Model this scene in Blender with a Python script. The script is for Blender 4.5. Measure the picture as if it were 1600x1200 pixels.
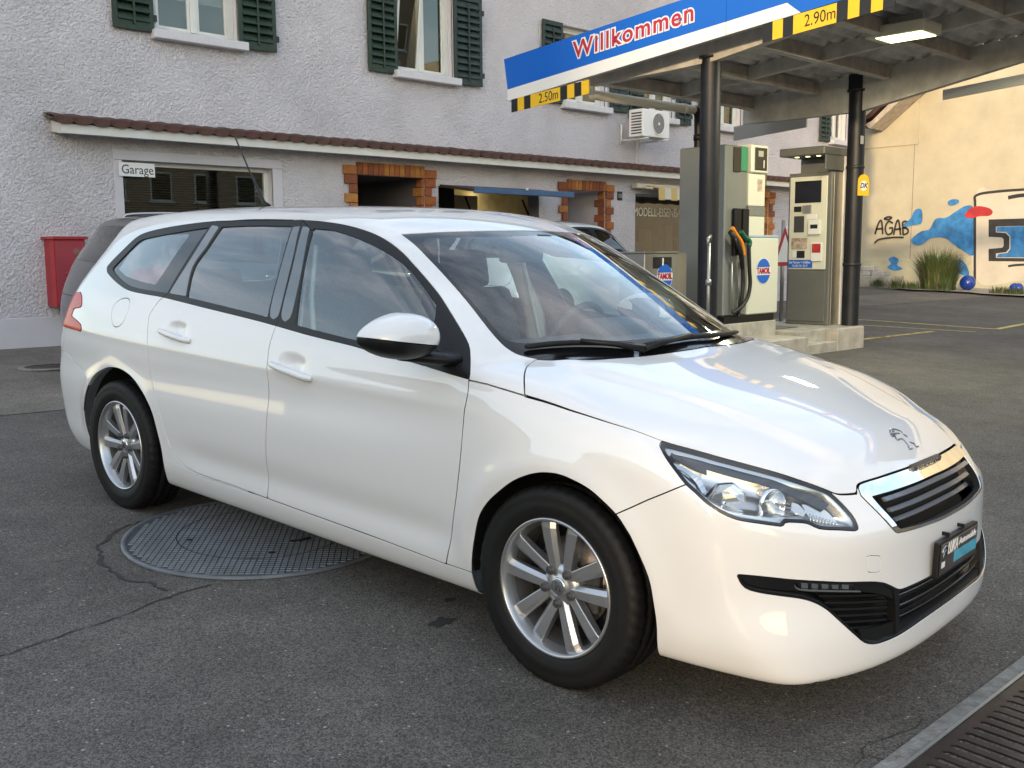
import bpy, bmesh, math, random
import numpy as np
from mathutils import Matrix, Vector
random.seed(7); rng=np.random.default_rng(7)
for o in list(bpy.data.objects): bpy.data.objects.remove(o)
SC=bpy.context.scene; COL=SC.collection
# ------------------------------------------------------------------ camera (solved from the photograph)
# car frame: x forward from front axle, y left, z up; world: x along the house front, y towards it, z up
M3=np.array([[0.06959897,0.99756461,0.00456337],[-0.99684007,0.06972253,-0.03806116],[-0.03828663,-0.00189993,0.99926499]])
CAMC=np.array([1.85546229,-3.13939229,1.38555322])
FPX=1572.49861
def _cam():
    yaw,pitch,roll=[math.radians(v) for v in (131.97781948,8.77385127,1.27028765)]
    cy,sy,cp,sp=math.cos(yaw),math.sin(yaw),math.cos(pitch),math.sin(pitch)
    f=np.array([cy*cp,sy*cp,-sp]); r=np.array([sy,-cy,0.]); u=np.cross(r,f)
    cr,sr=math.cos(roll),math.sin(roll)
    return r*cr+u*sr,-r*sr+u*cr,f
CR,CU,CF=_cam()
CAMW=M3@CAMC
cam=bpy.data.cameras.new('camera'); camo=bpy.data.objects.new('camera',cam); COL.objects.link(camo)
cam.sensor_width=36; cam.lens=FPX/1600*36; cam.clip_start=.05; cam.clip_end=3000
m=np.eye(4); m[:3,0]=M3@CR; m[:3,1]=M3@CU; m[:3,2]=-(M3@CF); m[:3,3]=CAMW
camo.matrix_world=Matrix(m.tolist()); SC.camera=camo
SC.render.resolution_x=1024; SC.render.resolution_y=768
# ------------------------------------------------------------------ sky, sun, exposure
SUN_DIR=np.array([.90,.40,-.104]); SUN_DIR/=np.linalg.norm(SUN_DIR)      # direction the light travels
W=bpy.data.worlds.new('World'); SC.world=W; W.use_nodes=True
nt=W.node_tree; nt.nodes.clear()
sky=nt.nodes.new('ShaderNodeTexSky'); sky.sky_type='NISHITA'; sky.sun_disc=False
sky.sun_elevation=math.asin(-SUN_DIR[2]); sky.sun_rotation=math.atan2(-SUN_DIR[0],-SUN_DIR[1])
sky.air_density=1.0; sky.dust_density=.9; sky.ozone_density=1.15
bg=nt.nodes.new('ShaderNodeBackground'); bg.inputs['Strength'].default_value=.15
wo=nt.nodes.new('ShaderNodeOutputWorld')
# thin high cloud over the whole sky
wtc=nt.nodes.new('ShaderNodeTexCoord'); wmp=nt.nodes.new('ShaderNodeMapping'); wmp.inputs['Scale'].default_value=(1.2,3.4,5.); wmp.inputs['Rotation'].default_value=(0,.2,.6)
wnz=nt.nodes.new('ShaderNodeTexNoise'); wnz.inputs['Scale'].default_value=1.6; wnz.inputs['Detail'].default_value=7; wnz.inputs['Roughness'].default_value=.6; wnz.inputs['Distortion'].default_value=.6
wmr=nt.nodes.new('ShaderNodeMapRange'); wmr.inputs[1].default_value=.45; wmr.inputs[2].default_value=.80; wmr.inputs[3].default_value=.12; wmr.inputs[4].default_value=.85
wmx=nt.nodes.new('ShaderNodeMix'); wmx.data_type='RGBA'; wmx.inputs[7].default_value=(3.2,3.15,3.3,1)
nt.links.new(wtc.outputs['Generated'],wmp.inputs['Vector']); nt.links.new(wmp.outputs[0],wnz.inputs['Vector']); nt.links.new(wnz.outputs[0],wmr.inputs[0]); nt.links.new(wmr.outputs[0],wmx.inputs[0])
nt.links.new(sky.outputs[0],wmx.inputs[6]); nt.links.new(wmx.outputs[2],bg.inputs[0]); nt.links.new(bg.outputs[0],wo.inputs[0])
sl=bpy.data.lights.new('sun','SUN'); sl.energy=.65; sl.angle=math.radians(2.); sl.color=(1.,.76,.48)
so=bpy.data.objects.new('sun',sl); COL.objects.link(so)
so.rotation_euler=Vector((-SUN_DIR).tolist()).to_track_quat('Z','Y').to_euler()
SC.view_settings.view_transform='Standard'; SC.view_settings.look='None'; SC.view_settings.gamma=1
SC.cycles.max_bounces=7; SC.cycles.diffuse_bounces=3; SC.cycles.glossy_bounces=4; SC.cycles.transparent_max_bounces=10
SC.view_settings.use_curve_mapping=False; SC.view_settings.exposure=2.2
# ------------------------------------------------------------------ helpers
def rayC(px,py):
    d=CF+CR*(px-800)/FPX-CU*(py-600)/FPX; return d/np.linalg.norm(d)
def on_plane(px,py,n,d):
    D=M3@rayC(px,py); n=np.asarray(n,float); t=(d-n@CAMW)/(n@D); return CAMW+D*t
def wallY(px,py,Y): return on_plane(px,py,(0,1,0),Y)
def wallX(px,py,X): return on_plane(px,py,(1,0,0),X)
def gz(x,y): return (-.00456337*x+.03806116*y)/.99926499          # the forecourt falls gently to the drain
def ground(px,py): return on_plane(px,py,(.00456337,-.03806116,.99926499),0)
def link(o,parent=None):
    COL.objects.link(o)
    if parent is not None: o.parent=parent
    return o
def mesh_obj(name,V,Fs,mat=None,parent=None,smooth=False,N=None,mats=None,mi=None):
    me=bpy.data.meshes.new(name)
    if isinstance(Fs,np.ndarray) and Fs.ndim==2:
        k=Fs.shape[1]; nF=len(Fs)
        me.vertices.add(len(V)); me.vertices.foreach_set('co',np.asarray(V,np.float32).ravel())
        me.loops.add(nF*k); me.loops.foreach_set('vertex_index',Fs.astype(np.int32).ravel())
        me.polygons.add(nF); me.polygons.foreach_set('loop_start',np.arange(0,nF*k,k,dtype=np.int32))
        me.update(calc_edges=True)
    else:
        me.from_pydata([tuple(map(float,v)) for v in V],[],[tuple(int(i) for i in f) for f in Fs]); me.update()
    for mm in (mats or ([mat] if mat else [])): me.materials.append(mm)
    if mi is not None: me.polygons.foreach_set('material_index',np.asarray(mi,np.int32))
    if smooth or N is not None:
        me.polygons.foreach_set('use_smooth',[True]*len(me.polygons))
    if N is not None and len(N)==len(me.vertices):
        me.normals_split_custom_set_from_vertices(np.asarray(N).tolist())
    o=bpy.data.objects.new(name,me); link(o,parent); return o
def bm_obj(name,bm,mat=None,parent=None,smooth=False,mats=None,recalc=True):
    if recalc: bmesh.ops.recalc_face_normals(bm,faces=bm.faces)
    me=bpy.data.meshes.new(name); bm.to_mesh(me); bm.free()
    for mm in (mats or ([mat] if mat else [])): me.materials.append(mm)
    if smooth: me.polygons.foreach_set('use_smooth',[True]*len(me.polygons))
    o=bpy.data.objects.new(name,me); link(o,parent); return o
def empty(name,loc=(0,0,0),parent=None,rz=0):
    o=bpy.data.objects.new(name,None); o.empty_display_size=.2; o.location=tuple(map(float,loc)); o.rotation_euler=(0,0,rz); return link(o,parent)
def tag(o,label=None,cat=None,group=None,kind=None):
    if label: o['label']=label
    if cat: o['category']=cat
    if group: o['group']=group
    if kind: o['kind']=kind
    return o
def box(bm,x0,x1,y0,y1,z0,z1,bev=0,mi=0,seg=1):
    vs=[bm.verts.new((x,y,z)) for x in (x0,x1) for y in (y0,y1) for z in (z0,z1)]
    fs=[(0,1,3,2),(4,6,7,5),(0,4,5,1),(2,3,7,6),(0,2,6,4),(1,5,7,3)]
    nf=[bm.faces.new([vs[i] for i in f]) for f in fs]
    for f in nf: f.material_index=mi
    if bev>0:
        es=list({e for f in nf for e in f.edges})
        r=bmesh.ops.bevel(bm,geom=es,offset=bev,segments=seg,affect='EDGES',profile=.6)
        for f in r['faces']: f.material_index=mi
    return vs
def box_obj(name,x0,x1,y0,y1,z0,z1,mat,parent=None,bev=.004,seg=1):
    bm=bmesh.new(); box(bm,x0,x1,y0,y1,z0,z1,bev,0,seg); return bm_obj(name,bm,mat,parent)
def tube(bm,pts,rad,n=10,caps=True,mi=0):
    pts=[Vector(tuple(map(float,p))) for p in pts]; rad=[rad]*len(pts) if not hasattr(rad,'__len__') else rad
    rings=[]; prev=None
    for i,p in enumerate(pts):
        t=(pts[min(i+1,len(pts)-1)]-pts[max(i-1,0)]).normalized()
        if prev is None: a=t.orthogonal().normalized()
        else:
            a=prev-t*prev.dot(t)
            a=a.normalized() if a.length>1e-6 else t.orthogonal().normalized()
        prev=a; b=t.cross(a)
        rings.append([bm.verts.new(p+(a*math.cos(k*2*math.pi/n)+b*math.sin(k*2*math.pi/n))*rad[i]) for k in range(n)])
    for i in range(len(rings)-1):
        for k in range(n):
            f=bm.faces.new((rings[i][k],rings[i][(k+1)%n],rings[i+1][(k+1)%n],rings[i+1][k])); f.material_index=mi; f.smooth=True
    if caps:
        bm.faces.new(rings[0][::-1]).material_index=mi; bm.faces.new(rings[-1]).material_index=mi
def tube_obj(name,pts,rad,mat,parent=None,n=10):
    bm=bmesh.new(); tube(bm,pts,rad,n); return bm_obj(name,bm,mat,parent)
def lathe(bm,prof,axis='Y',n=48,mi=0,center=(0,0,0),close=False):
    """prof: list of (radius, along axis)"""
    rings=[]
    for r,h in prof:
        ring=[]
        for k in range(n):
            t=2*math.pi*k/n; c,s=r*math.cos(t),r*math.sin(t)
            v={'Y':(c,h,s),'Z':(c,s,h),'X':(h,c,s)}[axis]
            ring.append(bm.verts.new((v[0]+center[0],v[1]+center[1],v[2]+center[2])))
        rings.append(ring)
    L=len(rings)
    for i in range(L if close else L-1):
        A,B=rings[i],rings[(i+1)%L]
        for k in range(n):
            f=bm.faces.new((A[k],A[(k+1)%n],B[(k+1)%n],B[k])); f.material_index=mi; f.smooth=True
    return rings
def prism(bm,poly,h0,h1,axis='Y',mi=0):
    """extrude a 2-D outline; axis Y: outline in (x,z)"""
    def P(a,b,h): return {'Y':(a,h,b),'Z':(a,b,h),'X':(h,a,b)}[axis]
    A=[bm.verts.new(P(a,b,h0)) for a,b in poly]; B=[bm.verts.new(P(a,b,h1)) for a,b in poly]
    n=len(poly)
    for i in range(n): bm.faces.new((A[i],A[(i+1)%n],B[(i+1)%n],B[i])).material_index=mi
    bm.faces.new(A[::-1]).material_index=mi; bm.faces.new(B).material_index=mi
def text_obj(name,txt,size,mat,parent=None,loc=(0,0,0),ux=(1,0,0),uy=(0,0,1),depth=.002,align='CENTER',shear=0,bold=0,width=None,spacing=1.):
    cu=bpy.data.curves.new(name,'FONT'); cu.body=txt; cu.size=size; cu.align_x=align; cu.align_y='CENTER'; cu.extrude=depth; cu.shear=shear; cu.offset=bold; cu.space_character=spacing
    cu.resolution_u=3
    t=bpy.data.objects.new(name,cu); COL.objects.link(t)
    dg=bpy.context.evaluated_depsgraph_get(); me=bpy.data.meshes.new_from_object(t.evaluated_get(dg))
    bpy.data.objects.remove(t); bpy.data.curves.remove(cu)
    co=np.zeros(len(me.vertices)*3); me.vertices.foreach_get('co',co); co=co.reshape(-1,3)
    if width:
        w=co[:,0].max()-co[:,0].min(); co[:,0]*=width/w
    ux=np.array(ux,float); ux/=np.linalg.norm(ux); uy=np.array(uy,float); uy/=np.linalg.norm(uy); uz=np.cross(ux,uy)
    co=np.array(loc)+co[:,:1]*ux+co[:,1:2]*uy+co[:,2:]*uz
    me.vertices.foreach_set('co',co.ravel()); me.materials.clear(); me.materials.append(mat); me.update()
    o=bpy.data.objects.new(name,me); return link(o,parent)
def crom(pts,k=6,closed=False):
    P=np.asarray(pts,float); n=len(P); out=[]
    for i in range(n if closed else n-1):
        if closed: p0,p1,p2,p3=P[i-1],P[i],P[(i+1)%n],P[(i+2)%n]
        else: p0,p1,p2,p3=P[max(i-1,0)],P[i],P[i+1],P[min(i+2,n-1)]
        for t in np.arange(k)/k:
            out.append(.5*((2*p1)+(p2-p0)*t+(2*p0-5*p1+4*p2-p3)*t*t+(3*p1-p0-3*p2+p3)*t**3))
    if not closed: out.append(P[-1])
    return np.array(out)
# ------------------------------------------------------------------ materials
def newmat(name):
    m=bpy.data.materials.new(name); m.use_nodes=True; return m,m.node_tree,m.node_tree.nodes['Principled BSDF']
def pbr(name,col,rough=.5,metal=0,coat=0,spec=.5,noise=0,nscale=20,bump=0,bscale=80,coord='Object',emit=None,estr=0):
    m,t,p=newmat(name); p.inputs['Base Color'].default_value=(*col,1); p.inputs['Roughness'].default_value=rough
    p.inputs['Metallic'].default_value=metal; p.inputs['Coat Weight'].default_value=coat; p.inputs['Coat Roughness'].default_value=.03
    p.inputs['Specular IOR Level'].default_value=spec
    if emit: p.inputs['Emission Color'].default_value=(*emit,1); p.inputs['Emission Strength'].default_value=estr
    if noise or bump:
        tc=t.nodes.new('ShaderNodeTexCoord')
        if noise:
            nz=t.nodes.new('ShaderNodeTexNoise'); nz.inputs['Scale'].default_value=nscale; nz.inputs['Detail'].default_value=6; nz.inputs['Roughness'].default_value=.6
            t.links.new(tc.outputs[coord],nz.inputs['Vector'])
            mx=t.nodes.new('ShaderNodeMix'); mx.data_type='RGBA'
            mx.inputs[6].default_value=(*[max(c*(1-noise),0) for c in col],1); mx.inputs[7].default_value=(*[min(c*(1+noise),1) for c in col],1)
            mr=t.nodes.new('ShaderNodeMapRange'); mr.inputs[1].default_value=.3; mr.inputs[2].default_value=.7
            t.links.new(nz.outputs[0],mr.inputs[0]); t.links.new(mr.outputs[0],mx.inputs[0]); t.links.new(mx.outputs[2],p.inputs['Base Color'])
        if bump:
            nb=t.nodes.new('ShaderNodeTexNoise'); nb.inputs['Scale'].default_value=bscale; nb.inputs['Detail'].default_value=4
            t.links.new(tc.outputs[coord],nb.inputs['Vector'])
            b=t.nodes.new('ShaderNodeBump'); b.inputs['Strength'].default_value=bump; b.inputs['Distance'].default_value=.01
            t.links.new(nb.outputs[0],b.inputs['Height']); t.links.new(b.outputs[0],p.inputs['Normal'])
    return m
def glass_mat(name,tint=(.80,.88,.86),ior=1.5,rough=0.,extra=0.):
    m=bpy.data.materials.new(name); m.use_nodes=True; t=m.node_tree; t.nodes.clear()
    o=t.nodes.new('ShaderNodeOutputMaterial'); tr=t.nodes.new('ShaderNodeBsdfTransparent'); tr.inputs[0].default_value=(*tint,1)
    gl=t.nodes.new('ShaderNodeBsdfGlossy'); gl.inputs['Roughness'].default_value=rough; gl.inputs[0].default_value=(1,1,1,1)
    fr=t.nodes.new('ShaderNodeFresnel'); ge=t.nodes.new('ShaderNodeNewGeometry'); im=t.nodes.new('ShaderNodeMix'); im.inputs[2].default_value=ior; im.inputs[3].default_value=1/ior; t.links.new(ge.outputs['Backfacing'],im.inputs[0]); t.links.new(im.outputs[0],fr.inputs['IOR'])   # a thin pane reflects alike from both sides
    mx=t.nodes.new('ShaderNodeMixShader')
    src=fr.outputs[0]
    # two faces of the pane reflect
    mm=t.nodes.new('ShaderNodeMath'); mm.operation='MULTIPLY_ADD'; mm.inputs[1].default_value=1.75; mm.inputs[2].default_value=extra; mm.use_clamp=True
    t.links.new(src,mm.inputs[0]); t.links.new(mm.outputs[0],mx.inputs[0])
    t.links.new(tr.outputs[0],mx.inputs[1]); t.links.new(gl.outputs[0],mx.inputs[2]); t.links.new(mx.outputs[0],o.inputs[0]); return m
MT={}
MT['white_paint']=pbr('white_paint',(.70,.70,.70),.5,0,1.0,.2); MT['white_paint'].node_tree.nodes['Principled BSDF'].inputs['Coat IOR'].default_value=1.75; MT['white_paint'].node_tree.nodes['Principled BSDF'].inputs['Coat Roughness'].default_value=.015
MT['black_gloss']=pbr('black_gloss',(.005,.0052,.006),.12,0,.3)
MT['black_trim']=pbr('black_trim',(.007,.0072,.008),.42,0,0,.3)
MT['black_plastic']=pbr('black_plastic',(.006,.006,.0065),.55,0,0,.3,bump=.12,bscale=900)
MT['rubber']=pbr('rubber',(.0048,.0048,.005),.6,0,0,.3,noise=.25,nscale=14,bump=.15,bscale=300)
MT['alloy']=pbr('alloy',(.47,.48,.50),.30,.85,.1,noise=.06,nscale=9)
MT['chrome']=pbr('chrome',(.86,.87,.88),.045,1)
MT['dark_chrome']=pbr('dark_chrome',(.30,.31,.33),.10,1)
MT['satin_chrome']=pbr('satin_chrome',(.72,.74,.77),.16,1)
MT['satin_dark']=pbr('satin_dark',(.17,.18,.20),.32,.4,.3)
MT['dark_grey']=pbr('dark_grey',(.05,.05,.055),.5)
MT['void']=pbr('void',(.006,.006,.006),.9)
MT['cabin']=pbr('cabin',(.06,.062,.068),.75,noise=.2,nscale=60)
MT['cabin_light']=pbr('cabin_light',(.60,.60,.58),.8)
MT['seat']=pbr('seat',(.05,.053,.062),.85,noise=.3,nscale=90,bump=.3,bscale=500)
MT['glass']=glass_mat('car_glass',(.86,.96,.94),1.5)
MT['side_glass']=glass_mat('side_glass',(.84,.96,.94),1.75)
MT['pillar_gloss']=pbr('pillar_gloss',(.03,.031,.034),.30,0,1.); MT['pillar_gloss'].node_tree.nodes['Principled BSDF'].inputs['Coat IOR'].default_value=1.9; MT['pillar_gloss'].node_tree.nodes['Principled BSDF'].inputs['Coat Roughness'].default_value=.06
MT['dark_glass']=glass_mat('tinted_glass',(.30,.36,.38))
MT['clear']=glass_mat('clear_plastic',(.97,.98,.98),1.33)
MT['pane']=glass_mat('window_pane',(.80,.86,.84),1.5,0,0)
MT['red_lens']=pbr('red_lens',(.45,.008,.015),.22,0,0,.25)
MT['silver']=pbr('silver',(.5,.5,.5),.3,1)
MT['white']=pbr('white_plain',(.8,.8,.79),.5)
MT['black']=pbr('black_plain',(.012,.012,.013),.5)
def ncs(xs,ys):
    """natural cubic spline with linear extrapolation"""
    xs=np.asarray(xs,float); ys=np.asarray(ys,float)
    o=np.argsort(xs); xs=xs[o]; ys=ys[o]; n=len(xs); h=np.diff(xs)
    A=np.zeros((n,n)); b=np.zeros(n); A[0,0]=A[-1,-1]=1
    for i in range(1,n-1):
        A[i,i-1]=h[i-1]; A[i,i]=2*(h[i-1]+h[i]); A[i,i+1]=h[i]
        b[i]=6*((ys[i+1]-ys[i])/h[i]-(ys[i]-ys[i-1])/h[i-1])
    m=np.linalg.solve(A,b)
    s0=(ys[1]-ys[0])/h[0]-h[0]*m[1]/6; s1=(ys[-1]-ys[-2])/h[-1]+h[-1]*m[-2]/6
    def f(x):
        x=np.asarray(x,float); i=np.clip(np.searchsorted(xs,x)-1,0,n-2); d=x-xs[i]; e=xs[i+1]-x; hh=h[i]
        r=(m[i]*e**3+m[i+1]*d**3)/(6*hh)+(ys[i]/hh-m[i]*hh/6)*e+(ys[i+1]/hh-m[i+1]*hh/6)*d
        r=np.where(x<xs[0],ys[0]+s0*(x-xs[0]),r); return np.where(x>xs[-1],ys[-1]+s1*(x-xs[-1]),r)
    return f
def smax(a,b,k):
    h=np.maximum(k-np.abs(a-b),0)/k
    return np.maximum(a,b)+h*h*h*k/6
def smin(a,b,k): return -smax(-a,-b,k)
def sst(x,a,b):
    t=np.clip((x-a)/(b-a),0,1); return t*t*t*(t*(6*t-15)+10)
# ---- white estate car, metres, x forward from the front axle, z up
prof=ncs([.10,.19,.27,.36,.48,.60,.70,.78,.85,.92,.98,1.06,1.16,1.27,1.39,1.5],
         [.790,.835,.868,.880,.893,.9005,.8985,.8925,.882,.864,.842,.808,.762,.705,.632,.56])
hood_c=ncs([.92,.85,.80,.76,.695,.60,.45,.25,.05,-.12,-.35,-.7,-1.2,-4],[.50,.605,.655,.700,.757,.800,.846,.896,.938,.972,1.0,1.01,1.0,.9])
roof_c=ncs([-.75,-.95,-1.15,-1.4,-1.9,-2.4,-2.8,-3.15,-3.45,-3.7],[1.375,1.424,1.454,1.469,1.476,1.472,1.457,1.426,1.385,1.34])
ws_c=ncs([.10,-.05,-.30,-.60,-.93,-1.2],[.905,.985,1.118,1.270,1.424,1.53])
nose_dx=ncs([.05,.14,.20,.30,.42,.52,.60,.68,.76,.9],[-.06,.0,.012,.013,.006,0,-.008,-.035,-.11,-.33])
rear_x=ncs([.1,.2,.30,.44,.62,.77,.91,1.06,1.2,1.35,1.5],[-3.46,-3.58,-3.66,-3.70,-3.70,-3.66,-3.60,-3.52,-3.44,-3.36,-3.26])
planW=ncs([-3.8,-3.5,-3.2,-2.9,-2.5,-1.8,-1.0,-.4,0,.3,.6,.9],[-.15,-.088,-.042,-.014,0,0,-.002,-.004,-.002,-.012,-.06,-.15])
def Ys(x,z):
    y=prof(z)+planW(x)
    # front shoulder leans in more (fender top)
    y=y-.030*sst(x,-.5,.1)*sst(z,.70,.92)
    # greenhouse tapers to the rear and front
    y=y-.045*sst(-x,2.2,3.5)*sst(z,.9,1.4)
    # swage: concave band under the shoulder, stronger to the rear
    w=.010*sst(-x,.0,1.2)
    y=y-w*np.exp(-((z-(.72+.03*(x+1.5)))/.07)**2)
    y=y+.004*sst(-x,.0,.8)*np.exp(-((z-(.825-.012*(x+1.5)))/.025)**2)
    # lower door hollow
    y=y-.010*np.exp(-((z-.37)/.06)**2)*sst(-x,.30,.6)*(1-sst(-x,1.9,2.3))
    # arch flares
    for cx,R in ((0,.365),(-2.73,.365)):
        rr=np.hypot(x-cx,z-.312)
        y=y+.012*np.exp(-((rr-.375)/.05)**2)*sst(z,.25,.40)
    # finger cups behind the door handles
    for hx,hz in ((-2.165,.912),(-1.30,.853)):
        y=y-.017*np.exp(-(np.abs((x-hx)/.062)**3+np.abs((z-hz)/.032)**3))
    return y
def Xf(a,z):
    e=np.clip(a/.915,0,.9999); n=2.42+.30*sst(.45-z,0,.2)
    base=.24+.625*(1-e**n)**(1/n)
    return base+nose_dx(z)*(1-.35*e)
def Fcar(P):
    x=P[...,0]; a=np.abs(P[...,1]); z=P[...,2]
    cr=.055+.095*sst(x,.15,.75)
    hood=hood_c(x+(.05+.10*sst(x,.2,.7))*a**2)-cr*a**2-.07*a**6
    # raised centre of the bonnet
    ac=.62+( .40-.62)*np.clip((x+.1)/.8,0,1)
    hood=hood+.012*(1-sst(a,ac-.05,ac+.04))*sst(x,-.4,-.1)*(1-sst(x,.60,.76))
    s=x+.37*a**2
    ws=ws_c(s)-.13*a**2
    roof=roof_c(x)-.085*a**2-.13*a**4
    green=smin(ws,roof,.10)
    belt=.93-.06*x
    low=np.where(x<-.45,belt,-1)      # body under the glass
    top=np.maximum(smax(hood,green,.02),-1)
    f=smax(a-Ys(x,z),(z-top)*.9,.075)
    f=smax(f,(x-Xf(a,z))*.85,.06)
    xr=rear_x(z)+.14*a**2+.30*a**6+.06*sst(z,.95,1.35)
    f=smax(f,(xr-x)*.9,.10)
    f=smax(f,(.175+.05*sst(x,.45,.9)*0-z)*.8,.05)
    return f
def grad(P,h=1.5e-3):
    g=np.stack([(Fcar(P+np.eye(3)[i]*h)-Fcar(P-np.eye(3)[i]*h)) for i in range(3)],-1)
    return g/np.maximum(np.linalg.norm(g,axis=-1,keepdims=True),1e-9)
def solve(O,D,t0,t1,it=34):
    lo=np.full(len(O),t0); hi=np.full(len(O),t1)
    for _ in range(it):
        m=(lo+hi)/2; ins=Fcar(O+D*m[:,None])<0
        lo=np.where(ins,m,lo); hi=np.where(ins,hi,m)
    return O+D*((lo+hi)/2)[:,None]
_hc={}
def hit(C,D,t0=1.,t1=12.,n=420):
    """first surface hit along a ray"""
    key=(round(float(D[0]),9),round(float(D[1]),9))
    if key in _hc: return _hc[key]
    t=np.linspace(t0,t1,n); v=Fcar(C+D*t[:,None]); i=int(np.argmax(v<0))
    if v[i]>=0:
        j=int(np.argmin(v)); a,b=t[max(j-1,0)],t[min(j+1,n-1)]
        t=np.linspace(a,b,64); v=Fcar(C+D*t[:,None]); i=int(np.argmax(v<0))
        if v[i]>=0: j=int(np.argmin(v)); _hc[key]=(C+D*t[j],float(v[j])); return _hc[key]
    lo,hi=t[i-1],t[i]
    for _ in range(5):
        t=np.linspace(lo,hi,24); v=Fcar(C+D*t[:,None])<0; i=max(int(np.argmax(v)),1); lo,hi=t[i-1],t[i]
    _hc[key]=(C+D*hi,0.); return _hc[key]
# ================================================================== car surface: mesh, cutting, panels
def car_grid(dx=.0115,nphi=205,nf=112,nr=36,nlow=34):
    z0=.60; xa,xb=-3.05,.15
    phi=np.concatenate([np.linspace(0,math.radians(58),nlow,endpoint=False),np.linspace(math.radians(58),math.pi,nphi)])
    O=[];D=[]
    for b in np.linspace(math.pi/2,0,nr,endpoint=False):
        O.append(np.tile([xa,0,z0],(len(phi),1))); D.append(np.stack([np.full(len(phi),-math.sin(b)),-math.cos(b)*np.sin(phi),-math.cos(b)*np.cos(phi)],1))
    for x in np.arange(xa,xb,dx):
        O.append(np.tile([x,0,z0],(len(phi),1))); D.append(np.stack([0*phi,-np.sin(phi),-np.cos(phi)],1))
    for b in np.linspace(0,math.pi/2,nf):
        O.append(np.tile([xb,0,z0],(len(phi),1))); D.append(np.stack([np.full(len(phi),math.sin(b)),-math.cos(b)*np.sin(phi),-math.cos(b)*np.cos(phi)],1))
    nu=len(O); O=np.concatenate(O); D=np.concatenate(D)
    V=solve(O,D,.1,2.2,14)
    V[:,1]=np.minimum(V[:,1],0)
    i,j=np.meshgrid(np.arange(nu-1),np.arange(len(phi)-1),indexing='ij'); L=len(phi)
    a=(i*L+j).ravel(); b=a+1; c=a+L; d=c+1
    T=np.concatenate([np.stack([a,c,b],1),np.stack([b,c,d],1)])
    return V,T
def tri_clean(V,T):
    A=V[T]; ar=np.linalg.norm(np.cross(A[:,1]-A[:,0],A[:,2]-A[:,0]),axis=1); T=T[ar>1e-9]
    u,inv=np.unique(T,return_inverse=True); return V[u],inv.reshape(-1,3)
def clip(V,T,s,keep_below=True,lev=0.):
    """keep the part where s<lev (or s>lev), splitting the triangles on the line"""
    f=(s-lev) if keep_below else (lev-s)
    ins=f<0; k=ins[T].sum(1)
    full=T[k==3]; out=[full]; mixed=T[(k==1)|(k==2)]
    if len(mixed)==0: return (*tri_clean(V,full),) if len(full) else (np.zeros((0,3)),np.zeros((0,3),int))
    # rotate so that the odd vertex is first
    m=ins[mixed]; kk=m.sum(1); odd=np.where(kk[:,None]==1,m,~m); idx=np.argmax(odd,1)
    r=np.arange(len(mixed)); A=mixed[r,idx]; B=mixed[r,(idx+1)%3]; Cc=mixed[r,(idx+2)%3]
    def cutv(p,q):
        lo=np.minimum(p,q); hi=np.maximum(p,q); return lo,hi
    e=np.concatenate([np.stack(cutv(A,B),1),np.stack(cutv(A,Cc),1)])
    ue,inv=np.unique(e,axis=0,return_inverse=True); inv=inv.ravel()
    t=f[ue[:,0]]/(f[ue[:,0]]-f[ue[:,1]]); t=np.clip(t,.001,.999)
    nv=V[ue[:,0]]+(V[ue[:,1]]-V[ue[:,0]])*t[:,None]
    base=len(V); AB=base+inv[:len(A)]; AC=base+inv[len(A):]
    one=kk==1
    out.append(np.stack([A,AB,AC],1)[one])
    two=~one
    out.append(np.stack([AB,B,Cc],1)[two]); out.append(np.stack([AB,Cc,AC],1)[two])
    return tri_clean(np.concatenate([V,nv]),np.concatenate(out))
def sdf_poly(Q,poly,margin=.08):
    poly=np.asarray(poly,float); s=np.full(len(Q),1.)
    lo=poly.min(0)-margin; hi=poly.max(0)+margin
    sel=np.where(((Q>lo)&(Q<hi)).all(1))[0]; q=Q[sel]
    d=np.full(len(q),9.); ins=np.zeros(len(q),bool)
    for i in range(len(poly)):
        a=poly[i]; b=poly[(i+1)%len(poly)]; ab=b-a; L=ab@ab
        if L<1e-14: continue
        t=np.clip(((q-a)@ab)/L,0,1); d=np.minimum(d,np.hypot(*(q-a-t[:,None]*ab).T))
        c=(a[1]>q[:,1])!=(b[1]>q[:,1])
        with np.errstate(divide='ignore',invalid='ignore'):
            xx=(b[0]-a[0])*(q[:,1]-a[1])/(b[1]-a[1])+a[0]
        ins^=c&(q[:,0]<xx)
    s[sel]=np.where(ins,-d,d); return s
def cS(P): return P[:,[0,2]]
def cT(P): return P[:,[0,1]]
def cF(P): return np.stack([np.arctan2(-P[:,1],P[:,0]+.3),P[:,2]],1)
def cB(P): return P[:,[1,2]]
def trace(pts,chart,smooth=True,corner=38):
    """photo outline -> points on the car surface -> chart"""
    P=np.array([hit(CAMC,rayC(*p))[0] if len(p)==2 else np.array(p) for p in pts])
    q=chart(P)
    return smooth_poly(q,corner) if smooth else q
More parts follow.
